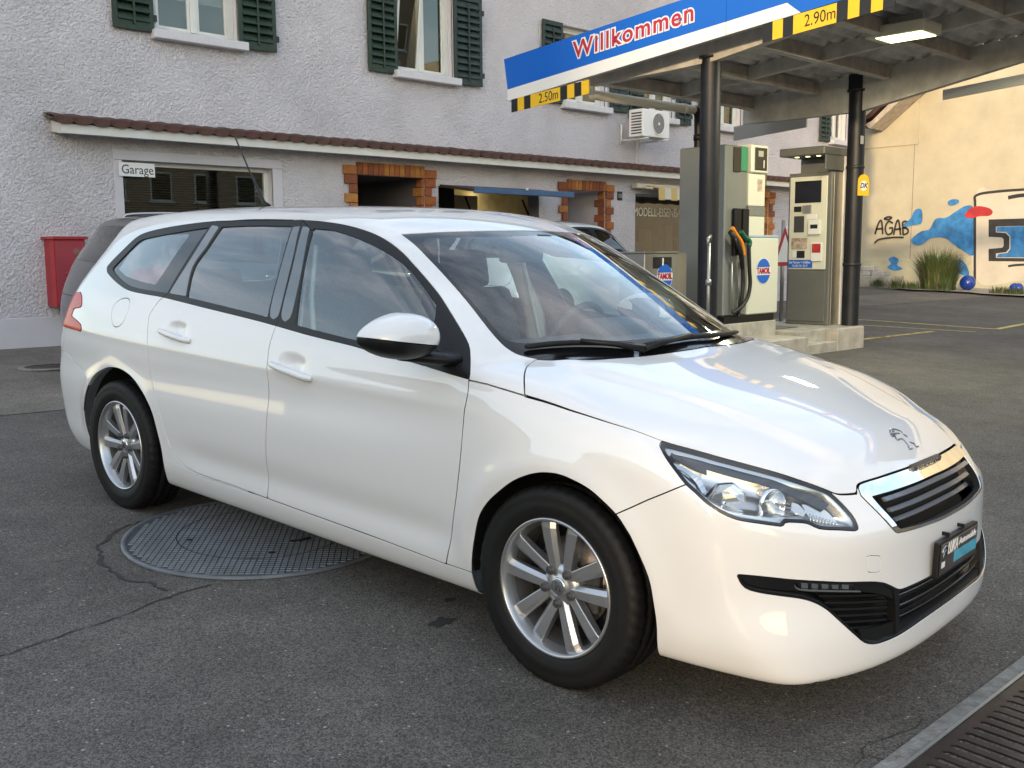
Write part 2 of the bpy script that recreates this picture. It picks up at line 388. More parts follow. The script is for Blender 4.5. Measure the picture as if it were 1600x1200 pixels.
def smooth_poly(q,corner=38,k=4):
    n=len(q); out=[]
    cor=[]
    for i in range(n):
        a=q[i]-q[i-1]; b=q[(i+1)%n]-q[i]
        c=a@b/(np.linalg.norm(a)*np.linalg.norm(b)+1e-12); cor.append(math.degrees(math.acos(max(-1,min(1,c))))>corner)
    for i in range(n):
        p0,p1,p2,p3=q[i-1],q[i],q[(i+1)%n],q[(i+2)%n]
        L=np.linalg.norm(p2-p1)
        def tang(a,b,c):
            t=c-a; return t/(np.linalg.norm(t)+1e-12)*L
        m1=(p2-p1) if cor[i] else tang(p0,p1,p2)
        m2=(p2-p1) if cor[(i+1)%n] else tang(p1,p2,p3)
        for t in np.arange(k)/k:
            out.append((2*t**3-3*t*t+1)*p1+(t**3-2*t*t+t)*m1+(-2*t**3+3*t*t)*p2+(t**3-t*t)*m2)
    return np.array(out)
class Piece:
    def __init__(s,V,T): s.V=V; s.T=T
    def cut(s,chart,poly,gap=.0018,cond=None,gap_in=None):
        """returns the inside piece; self keeps the outside"""
        d=sdf_poly(chart(s.V),poly)
        if cond is not None: d=np.where(cond(s.V),d,np.abs(d)+.02)
        gi=gap if gap_in is None else gap_in
        a=Piece(*clip(s.V,s.T,d,True,-gi)); b=clip(s.V,s.T,d,False,gap); s.V,s.T=b; return a
    def settle(s):
        f=Fcar(s.V); h=2e-3
        g=np.stack([(Fcar(s.V+np.eye(3)[i]*h)-Fcar(s.V-np.eye(3)[i]*h))/(2*h) for i in range(3)],-1)
        q=np.maximum((g*g).sum(1),1e-6); s.V=s.V-g*np.clip(f/q,-.004,.004)[:,None]
        s.N=g/np.sqrt(q)[:,None]
        mid=np.abs(s.V[:,1])<2e-4; s.V[mid,1]=0; s.N[mid,1]=0
        return s
def panel(name,pc,mats,parent,side=-1,offset=0.,flange=.012,inner=0.,both=False,settle=True):
    """turn a piece into an object: outer skin, folded edge, optional inner skin"""
    if settle: pc.settle()
    V=pc.V+pc.N*offset; N=pc.N; T=pc.T
    if both:
        n=len(V); Vm=V*[1,-1,1]; Nm=N*[1,-1,1]; V=np.concatenate([V,Vm]); N=np.concatenate([N,Nm]); T=np.concatenate([T,T[:,::-1]+n])
    elif side>0: V=V*[1,-1,1]; N=N*[1,-1,1]; T=T[:,::-1]
    Vs=[V]; Ns=[N]; Ts=[T]; mi=[np.zeros(len(T),int)]; base=len(V)
    if flange>0:
        e=np.concatenate([T[:,[0,1]],T[:,[1,2]],T[:,[2,0]]]); es=np.sort(e,1)
        u,ix,ct=np.unique(es,axis=0,return_index=True,return_counts=True); be=e[ix[ct==1]]
        be=be[~((np.abs(V[be[:,0],1])<3e-4)&(np.abs(V[be[:,1],1])<3e-4))]
        A,B=V[be[:,0]],V[be[:,1]]; nA,nB=N[be[:,0]],N[be[:,1]]
        fn=np.cross(B-A,nA); fn/=np.maximum(np.linalg.norm(fn,axis=1,keepdims=True),1e-9)
        k=len(be); r=.0012
        # small rolled edge, then the fold
        q=[A,B,A-nA*r*2.2-fn*-r*.0,B-nB*r*2.2,A-nA*flange,B-nB*flange]
        n1=(nA+fn*.9); n1/=np.linalg.norm(n1,axis=1,keepdims=True); n2=(nB+fn*.9); n2/=np.linalg.norm(n2,axis=1,keepdims=True)
        Vs.append(np.concatenate(q)); Ns.append(np.concatenate([n1,n2,fn,fn,fn,fn])); i=np.arange(k)+base
        Ts.append(np.concatenate([np.stack([i,i+2*k,i+k],1),np.stack([i+k,i+2*k,i+3*k],1),np.stack([i+2*k,i+4*k,i+3*k],1),np.stack([i+3*k,i+4*k,i+5*k],1)]))
        nm_=len(mats) if isinstance(mats,list) else 1; mi.append(np.concatenate([np.zeros(2*k,int),np.full(2*k,1 if nm_>1 else 0)])); base+=6*k  # inner fold takes the dark inner colour, painting shade into the panel gaps
    if inner>0:
        Vs.append(V-N*inner); Ns.append(-N); Ts.append(T[:,::-1]+base); mi.append(np.ones(len(T),int)); base+=len(V)
    Vs=np.concatenate(Vs); Ns=np.concatenate(Ns); Ts=np.concatenate(Ts)
    return mesh_obj(name,Vs,Ts,parent=parent,N=Ns,mats=mats if isinstance(mats,list) else [mats],mi=np.concatenate(mi))
def surf_pt(px,py,inset=0.):
    P=hit(CAMC,rayC(px,py))[0]; n=grad(P[None])[0]; return P-n*inset,n
# ------------------------------------------------------------------ outlines read off the photograph (1600 x 1200)
O_DLO=[(360,344.4),(331.9,345.6),(285,351.3),(247.5,358.1),(225,364.4),(212.5,371.3),(191.3,391.3),(175,407.5),(167.5,416.3),(166.3,422.5),(170,428.8),(185,443.8),(200,453.1),(222.5,458.8),(253.8,464.4),(313.8,479.4),(400,500.7),(431.5,509.4),(487.5,525.2),(548.8,540.1),(574.4,547.7),(650,567.9),(732.6,593.1),(734.6,586.9),(734.6,552.5),(731.2,536),(718.8,512.6),(692.7,470),(678,449.7),(648,415),(625,391),(600,373),(575,361.5),(540,351.5),(505,346.1),(473.5,343.7),(400,342.3)]
O_FGLASS=[(489.3,357.1),(522.5,360.6),(557.5,372),(592.6,387.8),(618.8,403.5),(640,421),(664,450),(677.6,470),(681.7,476.2),(678.2,503.7),(670,561),(640,553),(568,534.8),(505,519),(462.1,507.7),(477,403.5)]
O_RGLASS=[(456.9,353.5),(438.5,414),(421,480.5),(418,496),(400,490.6),(355,479.5),(313.8,469.5),(292.5,464.5),(294.4,452.5),(300,427.5),(306,412.5),(322.5,390),(346.3,355),(360,354.2),(400,352.8)]
O_QGLASS=[(326.3,355.6),(285,361.9),(235,371.3),(218.8,376.3),(207.5,386.3),(176.3,418.8),(177.5,423.8),(192.5,440),(207.5,448.1),(247.5,455.6),(261.3,457.5)]
O_QCLEAR=[(230,372.5),(292.5,365),(294.4,367.5),(245,440),(240,443.8),(197.5,431.3),(184.4,420),(201.3,395)]
O_ARCHF=[(736.7,896.7),(739,850),(746.7,810),(760,786),(780,766.7),(803,750),(830,740),(853,737.7),(875,741),(896.7,750),(920,763),(940,780),(963,803),(978,825),(990,846.7),(1013,900),(1022,945),(1026.7,983),(1033,1025)]
O_ARCHR=[(130,640),(133,615),(140,596),(150,583),(165,574.5),(178,573.5),(190,577),(203,586),(215,600),(228,622),(238,645),(246,675),(253,705),(258,735),(263,752)]
O_WSHIELD=[(626.5,365.8),(648,382),(670,404),(690,425),(712,449.5),(736,478),(760,509),(775,527),(790,542),(808,553),(837,560.5)]
O_COWL=[(837,560.5),(870,562),(920,562),(960,559.5),(1000,556.2),(1040,551),(1080,545),(1098,541.6)]
O_WTOP=[(626.5,365.8),(660,364),(700,362),(740,361),(780,360.3),(800,360)]
O_WIN=[(660,380),(664,373),(672,371.5),(700,370),(720,369.5),(760,369),(800,369)]
O_WIN2=[(660,380),(682,405),(710,439),(737,470),(766,504),(785,526),(795,532),(815,535.2),(870,536),(920,534.5),(980,531),(1040,526)]
O_HOODS=[(837,561.5),(826,570),(821,578),(819,592),(819.5,618),(860,630),(900,643.5),(960,662.5),(1010,679),(1034,688)]
O_HLTOP=[(1034,688.8),(1060,695.5),(1085,702.3),(1130,715),(1170,725.6),(1215,738),(1248.8,749.3),(1276.9,759.4),(1293.8,766.1)]
O_HOODF=[(1307,771.5),(1321.9,772.3),(1339,771),(1339.3,760),(1343.3,755.7),(1372.5,746.3),(1400,737),(1420.4,730),(1446,720.5)]
O_HLBOT=[(1305,775),(1321.9,792),(1336.5,810),(1342,824.6),(1338.8,829.7),(1310,828.2),(1280,826.3),(1260,817.9),(1226.8,815.6),(1224,823),(1190,818.5),(1170,815.6),(1152.5,812.5),(1130,803.5),(1106,788.5),(1085,769),(1071.5,757),(1055,736),(1040,715),(1029.5,694.8)]
O_GRILLE=[(1343,757.5),(1340.5,762.5),(1345,775),(1367.5,797.5),(1386,817),(1400,832),(1407.5,832),(1430,826.5),(1450,820),(1470,812.5)]
O_GRTOP=[(1343,757.5),(1372.5,748),(1400,739),(1420.4,732),(1446,722.5)]
O_GRIN=[(1360,776.3),(1380,799),(1403.8,827),(1425,822.5),(1440,818),(1466,808.5)]
O_GRINT=[(1360,776.3),(1390,768),(1425,756),(1456,742.5)]
O_LOW=[(1150.7,898),(1154.7,897.3),(1190,900.5),(1235.3,905.3),(1280,908),(1320,909.7),(1359.6,908.9),(1380,910.4),(1394.4,916),(1405.5,920.7),(1421,915.5),(1456,898.5),(1484,884)]
O_LOWB=[(1489,937.5),(1470,949),(1440,970),(1407,992),(1385,1002),(1367.5,1006.8),(1351.7,1004.5),(1335.8,992),(1320,977.7),(1310,968.7),(1290,951.3),(1270,940.7),(1250,935.3),(1210,930),(1174,923.3),(1160.7,916)]
O_FDOOR=[(733,590),(731,612),(724.5,650),(719,716.5),(712,780),(703,850),(697,881.7),(640,860),(560,830),(480,801.5),(417.5,778.8),(416,720),(417,650),(417,580),(420.5,541.5),(431,509),(439.4,487.5),(456,415),(473.5,343.7)]
O_RDOOR=[(417.5,778.8),(416,720),(417,650),(417,580),(420.5,541.5),(431,509),(439.4,487.5),(456,415),(473.5,343.7),(333,346),(300,397),(261.9,460),(254,464.8),(242,478.5),(233,493),(230.5,515),(231.5,545),(235,585),(245,627.5),(257.5,672.5),(267.5,700),(285,725),(310,740),(360,757.5)]
O_FUEL=[(175,485),(180,474),(188,468),(195,465.8),(201,467),(203,472),(200,485),(193.3,501.7),(188,508),(183.3,510.8),(177.5,509),(174,497)]
O_TAIL=[(108,461),(127.5,456),(128.5,468),(128,480),(116,482),(112,494),(121.7,501.7),(127.5,508.3),(128.5,518.3),(103,508)]
# ------------------------------------------------------------------ the white estate car
Rcar=Matrix(M3.tolist()).to_4x4()
car=empty('estate_car'); car.matrix_world=Rcar
tag(car,'white estate car with alloy wheels parked beside the petrol pumps','car')
V0,T0=car_grid()
V0,T0=tri_clean(V0,T0)
body=Piece(V0,T0)
side=lambda P:(P[:,1]<-.45)
def addz(q): return q
# wheel arches
aF=trace(O_ARCHF,cS); aF=np.concatenate([aF[:-4],[[.42,.05],[-.33,.05]]]) if False else trace(O_ARCHF+[],cS)
def arch_poly(o,x0,x1):
    q=np.array([cS(hit(CAMC,rayC(*p))[0][None])[0] for p in o]); q=crom(q,4)
    return np.concatenate([[[q[0,0]-.006,.02]],q,[[q[-1,0]+.01,.02]]])
ARF=arch_poly(O_ARCHF,0,0); ARR=arch_poly(O_ARCHR,0,0)
for q in (ARF,ARR): body.cut(cS,q,0.,cond=lambda P:P[:,1]<-.52)
# windscreen: black border ring and clear pane
def hits(o): return np.array([hit(CAMC,rayC(*p))[0] for p in o])
def half_top(*lists):
    """chart-T outline of a centred part: given half lists, closed over the middle line"""
    q=np.concatenate([cT(hits(l)) for l in lists]); return q
ws=np.concatenate([cT(hits(O_COWL))[::-1],cT(hits(O_WSHIELD))[::-1],cT(hits(O_WTOP))[1:]])
ws=ws[ws[:,1]<.02]; xt=ws[-1,0]; ws=np.concatenate([[[ws[0,0],.05]],ws,[[xt+.012,.05]]])
ws=smooth_poly(ws,30)
P_ws=body.cut(cT,ws,.0015,cond=lambda P:P[:,2]>.6)
wi=np.concatenate([cT(hits(O_WIN2))[::-1],cT(hits(O_WIN))[1:]]); wi=wi[wi[:,1]<.02]
wi=np.concatenate([[[wi[0,0]+.0,.05]],wi,[[wi[-1,0]+.006,.05]]]); wi=smooth_poly(wi,45)
P_wi=P_ws.cut(cT,wi,0.)
panel('windscreen',P_wi,MT['glass'],car,both=True,offset=-.002,flange=0)
panel('windscreen_surround',P_ws,[MT['black_gloss'],MT['void']],car,both=True,offset=-.002,flange=0,inner=.004)
# side glass area
dlo=trace(O_DLO,cS); isside=lambda P:(P[:,1]<-.45)&(P[:,2]>.8)
P_dlo=body.cut(cS,dlo,.0008,cond=isside)
fdoor=trace(O_FDOOR,cS); rdoor=trace(O_RDOOR,cS)
# bonnet
hs=cT(hits(O_HOODS)); hl=cT(hits(O_HLTOP)); hf=cT(hits(O_HOODF)); hf=hf[hf[:,1]<.02]; cw=cT(hits(O_COWL))+[.004,0]; cw=cw[cw[:,1]<.02]
hood=np.concatenate([hs,hl[1:],hf,[[hf[-1,0]+.002,.05]],[[cw[-1,0],.05]],cw[::-1][:-1]]); hood=smooth_poly(hood,40)
P_hood=body.cut(cT,hood,.0025,cond=lambda P:P[:,2]>.55)
# headlamp
hlq=trace(O_HLTOP+O_HLBOT,cF)
P_hl=body.cut(cF,hlq,.0012)
# grille
def half_front(top,bot):
    a=cF(hits(top)); b=cF(hits(bot)); a=a[a[:,0]>-.01]; b=b[b[:,0]>-.01]
    return np.concatenate([[[-.05,a[-1,1]]],a[::-1],b[1:] if np.linalg.norm(a[0]-b[0])<1e-3 else b,[[-.05,b[-1,1]]]])
gr=smooth_poly(half_front(O_GRTOP,O_GRILLE),40); gi=smooth_poly(half_front(O_GRINT,O_GRIN),40)
P_gr=body.cut(cF,gr,.001)
P_gi=P_gr.cut(cF,gi,0.)
# lower black mouth
lowT=cF(hits(O_LOW)); lowB=cF(hits(O_LOWB)); 
low=np.concatenate([lowT[lowT[:,0]>-.01],[[-.05,lowT[lowT[:,0]>-.01][-1,1]]],[[-.05,lowB[lowB[:,0]>-.01][0,1]]],lowB[lowB[:,0]>-.01]]); low=smooth_poly(low,40)
P_low=body.cut(cF,low,.001)
# doors, fuel flap, lamps
P_fd=body.cut(cS,fdoor,.0026,cond=side); P_rd=body.cut(cS,rdoor,.0026,cond=side)
P_fuel=body.cut(cS,trace(O_FUEL,cS),.0020,cond=side)
tl=trace(O_TAIL,cS,smooth=False); tl[np.argmin(tl[:,0])]; tl=np.array([[p[0],p[1]] for p in tl]); tl[0]+=[-.12,0]; tl[-1]+=[-.12,-.01]
P_tail=body.cut(cS,tl,.0015,cond=lambda P:(P[:,1]<-.55))
# front wing, bumpers, sill
seam=hits([(963,803),(985,793.5),(1010,782),(1040,770),(1071.5,757)])
sx=cS(seam)
bump=np.concatenate([[[sx[0,0]-.03,.02]],[[sx[0,0]-.012,sx[0,1]-.012]],sx,[[sx[-1,0]+.02,sx[-1,1]+.02]],[[.70,.74]],[[1.2,.76]],[[1.2,.02]]])
P_fb=body.cut(cS,bump,.0020)
wing=np.array([[-.46,.2],[-.46,.25]]+[list(p) for p in cS(hits([(697.5,881.7),(703,850),(712,780),(719,716.5),(724.5,650),(733,594),(760,600),(819.5,618)]))]+[[.45,.95],[.6,.95],[.6,.30]])
wing[0]=[-.445,.272]; wing[1]=[-.45,.278]
P_fw=body.cut(cS,np.array([[-.445,.268]]+wing[2:].tolist()+[[.6,.268]]),.0024,cond=side)
sill=np.array([[-2.6,.02],[-2.6,.34],[-2.32,.30],[-2.05,.2905],[-1.48,.291],[-.46,.268],[-.2,.268],[-.2,.02]])
P_sill=body.cut(cS,sill,.0012,cond=lambda P:P[:,1]<-.6)
rb=np.array([[-4,.02],[-4,.70],[-3.40,.70],[-3.10,.64],[-3.0,.60],[-2.9,.02]])
P_rb=body.cut(cS,rb,.0016,cond=lambda P:P[:,0]<-2.95)
tg=np.array([[-.64,.72],[-.66,.98],[-.52,1.345],[-.3,1.40],[.05,1.415],[.05,.72]])
P_tg=body.cut(cB,tg,.0018,cond=lambda P:P[:,0]<-3.05)
rw=np.array([[-.55,1.04],[-.47,1.31],[-.3,1.335],[.05,1.345],[.05,1.02]])
P_rw=P_tg.cut(cB,rw,.0005)
tq=trace([(1356,868),(1374,868.5),(1376,870.5),(1377,892),(1375,894),(1358,894.5),(1356,892.5),(1355,870)],cF,smooth=False)
P_tow=P_fb.cut(cF,tq,.0009)
# ---- objects
WP=[MT['white_paint'],MT['cabin']]; WPl=[MT['white_paint'],MT['cabin_light']]
panel('body_shell',body,WPl,car,both=True,inner=.02)
panel('bonnet',P_hood,[MT['white_paint'],MT['void']],car,both=True,inner=.02)
panel('front_bumper',P_fb,[MT['white_paint'],MT['void']],car,both=True,flange=.02)
for sd in (-1,1): panel('tow_eye_cover',P_tow,[MT['white_paint'],MT['void']],car,side=sd,settle=sd<0) if sd<0 else panel('bumper_patch',P_tow,[MT['white_paint'],MT['void']],car,side=1,settle=False,flange=0)
panel('rear_bumper',P_rb,WP,car,both=True)
panel('tailgate',P_tg,WP,car,both=True,inner=.02)
panel('rear_window',P_rw,MT['dark_glass'],car,both=True,offset=-.003,flange=0)
doors={}
for sd in (-1,1):
    panel('front_wing',P_fw,[MT['white_paint'],MT['void']],car,side=sd,settle=sd<0)
    panel('sill',P_sill,WP,car,side=sd,settle=sd<0)
    panel('fuel_flap',P_fuel,WP,car,side=sd,settle=sd<0) if sd<0 else None
    doors['f',sd]=panel('front_door',P_fd,WP,car,side=sd,inner=.025,settle=sd<0)
    doors['r',sd]=panel('rear_door',P_rd,WP,car,side=sd,inner=.025,settle=sd<0)
if True:   # the left side has no flap: close its hole
    P_fuel.V=P_fuel.V; panel('quarter_patch',P_fuel,WP,car,side=1,settle=False,flange=0)
# windows
def sub_cut(pc,o,gap=.0006): return pc.cut(cS,trace(o,cS),gap)
P_fgl=sub_cut(P_dlo,O_FGLASS); P_rgl=sub_cut(P_dlo,O_RGLASS); P_qgl=sub_cut(P_dlo,O_QGLASS); P_qcl=P_qgl.cut(cS,trace(O_QCLEAR,cS),0.)
P_tf=P_dlo.cut(cS,fdoor,.0012); P_tr=P_dlo.cut(cS,rdoor,.0012)
P_pb=P_tf.cut(cS,trace([(473.5,354),(485,355),(472,420),(458,484),(452,499),(446,503.5),(441,499),(440.5,487),(457,420)],cS),.0006)
P_pa=P_tr.cut(cS,trace([(458.5,354.5),(471.5,353.5),(455,415),(438,484),(434,495),(428,500),(422.5,496),(423,482),(440,415)],cS),.0006)
P_pc=P_tr.cut(cS,trace([(332,352),(343,354),(320,389),(303.5,412),(297.5,428),(290.5,463),(264.5,458.5),(300,402)],cS),.0006)
for sd in (-1,1):
    st=sd<0
    panel('window_trim',P_tf,[MT['black_trim'],MT['cabin']],doors['f',sd],side=sd,offset=.001,inner=.02,settle=st)
    panel('window_trim',P_tr,[MT['black_trim'],MT['cabin']],doors['r',sd],side=sd,offset=.001,inner=.02,settle=st)
    panel('window_trim',P_dlo,[MT['black_trim'],MT['cabin']],car,side=sd,offset=.001,inner=.02,settle=st)
    panel('pillar_panel',P_pb,[MT['pillar_gloss'],MT['cabin']],doors['f',sd],side=sd,offset=.0015,settle=st); panel('pillar_panel',P_pa,[MT['pillar_gloss'],MT['cabin']],doors['r',sd],side=sd,offset=.0015,settle=st); panel('pillar_panel',P_pc,[MT['pillar_gloss'],MT['cabin']],doors['r',sd],side=sd,offset=.0015,settle=st)
    panel('window',P_fgl,MT['side_glass'],doors['f',sd],side=sd,offset=-.004,flange=0,settle=st)
    panel('window',P_rgl,MT['side_glass'],doors['r',sd],side=sd,offset=-.004,flange=0,settle=st)
    qw=panel('quarter_window',P_qcl,MT['side_glass'],car,side=sd,offset=-.004,flange=0,settle=st)
    panel('window_border',P_qgl,[MT['black_gloss'],MT['cabin']],qw,side=sd,offset=-.004,flange=0,inner=.006,settle=st)
# ================================================================== details of the white car
def mirror_obj(o,parent):
    """copy of a part for the other side of the car"""
    me=o.data.copy(); n=len(me.vertices); co=np.zeros(n*3,np.float32); me.vertices.foreach_get('co',co); co=co.reshape(-1,3); co[:,1]*=-1
    me.vertices.foreach_set('co',co.ravel()); me.flip_normals(); me.update()
    c=bpy.data.objects.new(o.name.split('.')[0],me); link(c,parent); return c
def ribbon(name,A,B,inset,mat,parent,thick=.003,k=4):
    """strip between two photo polylines laid on the body, set in by inset"""
    PA=crom([surf_pt(*a)[0] for a in A],k); PB=crom([surf_pt(*b)[0] for b in B],k)
    n=min(len(PA),len(PB)); PA,PB=PA[:n],PB[:n]
    NA=grad(PA); NB=grad(PB); PA=PA-NA*inset; PB=PB-NB*inset
    V=np.concatenate([PA,PB,PA-NA*thick,PB-NB*thick]); F=[]
    for i in range(n-1):
        F+=[(i,i+1,n+i+1,n+i),(2*n+i,3*n+i,3*n+i+1,2*n+i+1),(i,2*n+i,2*n+i+1,i+1),(n+i,n+i+1,3*n+i+1,3*n+i)]
    F+=[(0,n,3*n,2*n),(n-1,3*n-1,4*n-1,2*n-1)]
    bm=bmesh.new(); vs=[bm.verts.new(v) for v in V]
    for f in F:
        try: bm.faces.new([vs[i] for i in f])
        except ValueError: pass
    return bm_obj(name,bm,mat,parent,smooth=False)
def sweepY(name,y0,y1,zf,sec,mat,parent,back=.02,n=26,taper=True):
    """bar across the nose following its plan curve; sec: outline in (forward, up)"""
    ys=np.linspace(y0,y1,n); bm=bmesh.new(); rings=[]
    for y in ys:
        z=zf(y); x=float(Xf(np.array([abs(y)]),np.array([z]))[0])-back
        rings.append([bm.verts.new((x+a,y,z+b)) for a,b in sec])
    m=len(sec)
    for i in range(n-1):
        for k in range(m): bm.faces.new((rings[i][k],rings[i+1][k],rings[i+1][(k+1)%m],rings[i][(k+1)%m]))
    bm.faces.new(rings[0]); bm.faces.new(rings[-1][::-1])
    return bm_obj(name,bm,mat,parent)
# ---- headlamps
MT['lamp_dark']=pbr('lamp_dark',(.55,.555,.56),.22,.9,.3); MT['lamp_black']=pbr('lamp_black',(.03,.032,.038),.25,.2,.6)
MT['lamp_silver']=pbr('lamp_silver',(.62,.63,.64),.18,.9)
MT['amber']=pbr('amber',(.55,.22,.03),.2,0,.8)
P_hl.settle()
sdh=sdf_poly(cF(P_hl.V),hlq)
ring=Piece(*clip(P_hl.V,P_hl.T,sdh,False,-.008)); lens=Piece(*clip(P_hl.V,P_hl.T,sdh,True,-.008)); ring.settle(); lens.settle()
bowlV=P_hl.V-(P_hl.N*.6+np.array([.45,0,.0]))*(.006+.062*sst(-sdh,0,.05))[:,None]
def bowl_obj(sd,parent):
    V=bowlV*[1,-sd,1] if sd>0 else bowlV
    T=P_hl.T[:,::-1] if sd>0 else P_hl.T
    return mesh_obj('headlamp',V,T,MT['lamp_dark'],parent,smooth=True)
def dish(name,c,d,r,depth,seg,mat,parent,sq=1.,rings=5):
    c=np.array(c); d=np.array(d,float); d/=np.linalg.norm(d); up=np.array([0,0,1.]); sx=np.cross(up,d); sx/=np.linalg.norm(sx); uy=np.cross(d,sx)
    bm=bmesh.new(); R_=[]
    for i in range(rings+1):
        t=.12+.88*i/rings; h=depth*t*t-depth
        R_.append([bm.verts.new(c+d*h+(sx*math.cos(a)*r*t*1.0+uy*math.sin(a)*r*t*sq)) for a in np.arange(seg)*2*math.pi/seg+math.pi/seg])
    # rolled lip
    R_.append([bm.verts.new(c+d*.003+(sx*math.cos(a)*r*1.06+uy*math.sin(a)*r*1.06*sq)) for a in np.arange(seg)*2*math.pi/seg+math.pi/seg])
    R_.append([bm.verts.new(c-d*.012+(sx*math.cos(a)*r*1.08+uy*math.sin(a)*r*1.08*sq)) for a in np.arange(seg)*2*math.pi/seg+math.pi/seg])
    for i in range(len(R_)-1):
        for k in range(seg):
            f=bm.faces.new((R_[i][k],R_[i][(k+1)%seg],R_[i+1][(k+1)%seg],R_[i+1][k])); f.smooth=seg>12
    bm.faces.new(R_[0])
    return bm_obj(name,bm,mat,parent,recalc=False)
for sd in (-1,1):
    H_=bowl_obj(sd,car); f_=1 if sd<0 else -1
    parts=[]
    panel('lens_border',ring,MT['black_gloss'],H_,side=sd,flange=.004,settle=False)
    panel('lens',lens,MT['clear'],H_,side=sd,flange=0,settle=False)
    def S(p): return (p[0],p[1]*f_,p[2])
    c1=surf_pt(1143,768,.050)[0]; c2=surf_pt(1219,777,.040)[0]
    d1=(.90,-.42*f_,.06)
    r1=dish('main_reflector',S(c1),d1,.063,.045,8,MT['chrome'],H_,.86)
    bm=bmesh.new(); cc=np.array(S(c1))-np.array(d1)*.018
    tube(bm,[cc-np.array(d1)*.02,cc+np.array(d1)*.008,cc+np.array(d1)*.014],[.008,.008,.003],10); bm_obj('bulb',bm,MT['satin_chrome'],r1)
    r2=dish('side_reflector',S(c2),(.93,-.36*f_,.04),.040,.036,28,MT['chrome'],H_,1.05)
    bm=bmesh.new(); bmesh.ops.create_uvsphere(bm,u_segments=20,v_segments=10,radius=.030)
    bmesh.ops.scale(bm,vec=(.45,1,1.1),verts=bm.verts); bmesh.ops.translate(bm,vec=tuple(S(c2)),verts=bm.verts); bm_obj('bulb_cover',bm,MT['clear'],r2,smooth=True)
strips=[('trim_strip',[(1047,716),(1075,727),(1098,745),(1106,766)],[(1046,723),(1070,732),(1088,748),(1098,768)],.014,'chrome'),
 ('lower_tray',[(1086,764),(1110,783),(1140,799),(1190,806),(1224,808)],[(1090,772),(1110,790),(1140,805),(1190,814),(1220,819)],.010,'lamp_silver'),
 ('upper_shade',[(1046,697),(1085,710),(1130,722),(1170,733),(1215,747),(1260,766),(1300,785)],[(1056,712),(1088,722),(1130,735),(1170,746),(1210,758),(1252,776),(1290,795)],.012,'lamp_black'),
 ('indicator',[(1258,783),(1275,785),(1296,793),(1314,812)],[(1268,801),(1280,812),(1296,816),(1312,819)],.018,'lamp_silver'),
 ('reflector_panel',[(1243,779),(1254,783),(1266,796)],[(1242,792),(1252,799),(1262,803)],.020,'lamp_silver'),
 ('side_reflector_strip',[(1050,703),(1080,717),(1106,727)],[(1053,711),(1080,727),(1106,738)],.010,'dark_grey'),
 ('corner_panel',[(1050,722),(1070,736),(1088,752)],[(1058,735),(1075,755),(1092,768)],.022,'lamp_silver')]
hlamps=[o for o in car.children if o.name.startswith('headlamp')]
for nm,A,B,ins,mt in strips:
    o=ribbon(nm,A,B,ins,MT[mt],hlamps[0]); mirror_obj(o,hlamps[1])
for k in range(9):       # ribs of the indicator lens
    x=1270+k*5.2; a=surf_pt(x,800+k*1.6,.014)[0]; b=surf_pt(x+2,813+k*.8,.014)[0]
    o=tube_obj('indicator_rib',[a,b],.0022,MT['lamp_silver'],hlamps[0],6); mirror_obj(o,hlamps[1])
# ---- grille: chrome frame, bars, badge plate
grille=panel('grille',P_gr,[MT['chrome'],MT['void']],car,both=True,offset=.004,flange=.022)
P_gi.settle(); bk=P_gi.V-np.array([.06,0,0]); n=len(bk)
mesh_obj('grille_backing',np.concatenate([bk,bk*[1,-1,1]]),np.concatenate([P_gi.T,P_gi.T[:,::-1]+n]),MT['void'],grille,smooth=True)
zt=lambda y:.0
giT=cF(P_gi.V)
for zc,hw in ((.644,.345),(.611,.328),(.579,.306)):
    sweepY('grille_bar',-hw,hw,lambda y,z=zc:z+.006*(1-(y/.4)**2),[(0,-.003),(-.013,.0035),(-.017,.001),(-.010,-.0075),(-.002,-.0070)],MT['satin_dark'],grille,back=.034)
sweepY('badge_plate',-.115,.115,lambda y:.692,[(.002,-.010),(.004,.008),(-.012,.012),(-.014,-.012)],pbr('badge_smoke',(.10,.09,.085),.25,.3,.5),grille,back=.050,n=12)
text_obj('badge_text','PEUGEOT',.020,MT['silver'],grille,(.7785,0,.692),(0,1,0),(-.25,0,.97),.0008,width=.17)
# ---- lower mouth: recess, side grilles, LED strip, bars, apron
P_low.settle(); sdl=sdf_poly(cF(P_low.V),low)
lv=P_low.V-(P_low.N*.35+np.array([.65,0,0]))*(.004+.055*sst(-sdl,.002,.035))[:,None]; n=len(lv)
mouth=mesh_obj('lower_grille',np.concatenate([lv,lv*[1,-1,1]]),np.concatenate([P_low.T,P_low.T[:,::-1]+n]),MT['black_plastic'],car,smooth=True)
lr=Piece(*clip(P_low.V,P_low.T,sdl,False,-.006)); panel('grille_edge',lr,MT['black_gloss'],mouth,both=True,offset=-.002,flange=.02)
def both(o,par): mirror_obj(o,par); return o
both(ribbon('light_strip',[(1156,900),(1195,904),(1236,908),(1243,909)],[(1166,913),(1196,920),(1240,924),(1250,924.5)],.004,MT['black_gloss'],mouth,.02),mouth)
both(ribbon('light_strip_end',[(1332,913),(1360,912),(1382,915),(1398,924)],[(1340,925),(1360,926),(1382,930),(1398,937)],.006,MT['black_trim'],mouth,.02),mouth)
both(ribbon('chrome_line',[(1240,911),(1250,920),(1290,922.2),(1344,923)],[(1241,913),(1249,922.5),(1290,925),(1346,925.5)],.001,MT['chrome'],mouth,.004),mouth)
for k in range(5):
    x=1254+k*16.2
    both(ribbon('led',[(x,908.2+k*.5),(x+11.5,908.8+k*.5)],[(x+1,920.5+k*.3),(x+11,921+k*.3)],.009,MT['chrome'],mouth,.012,2),mouth)
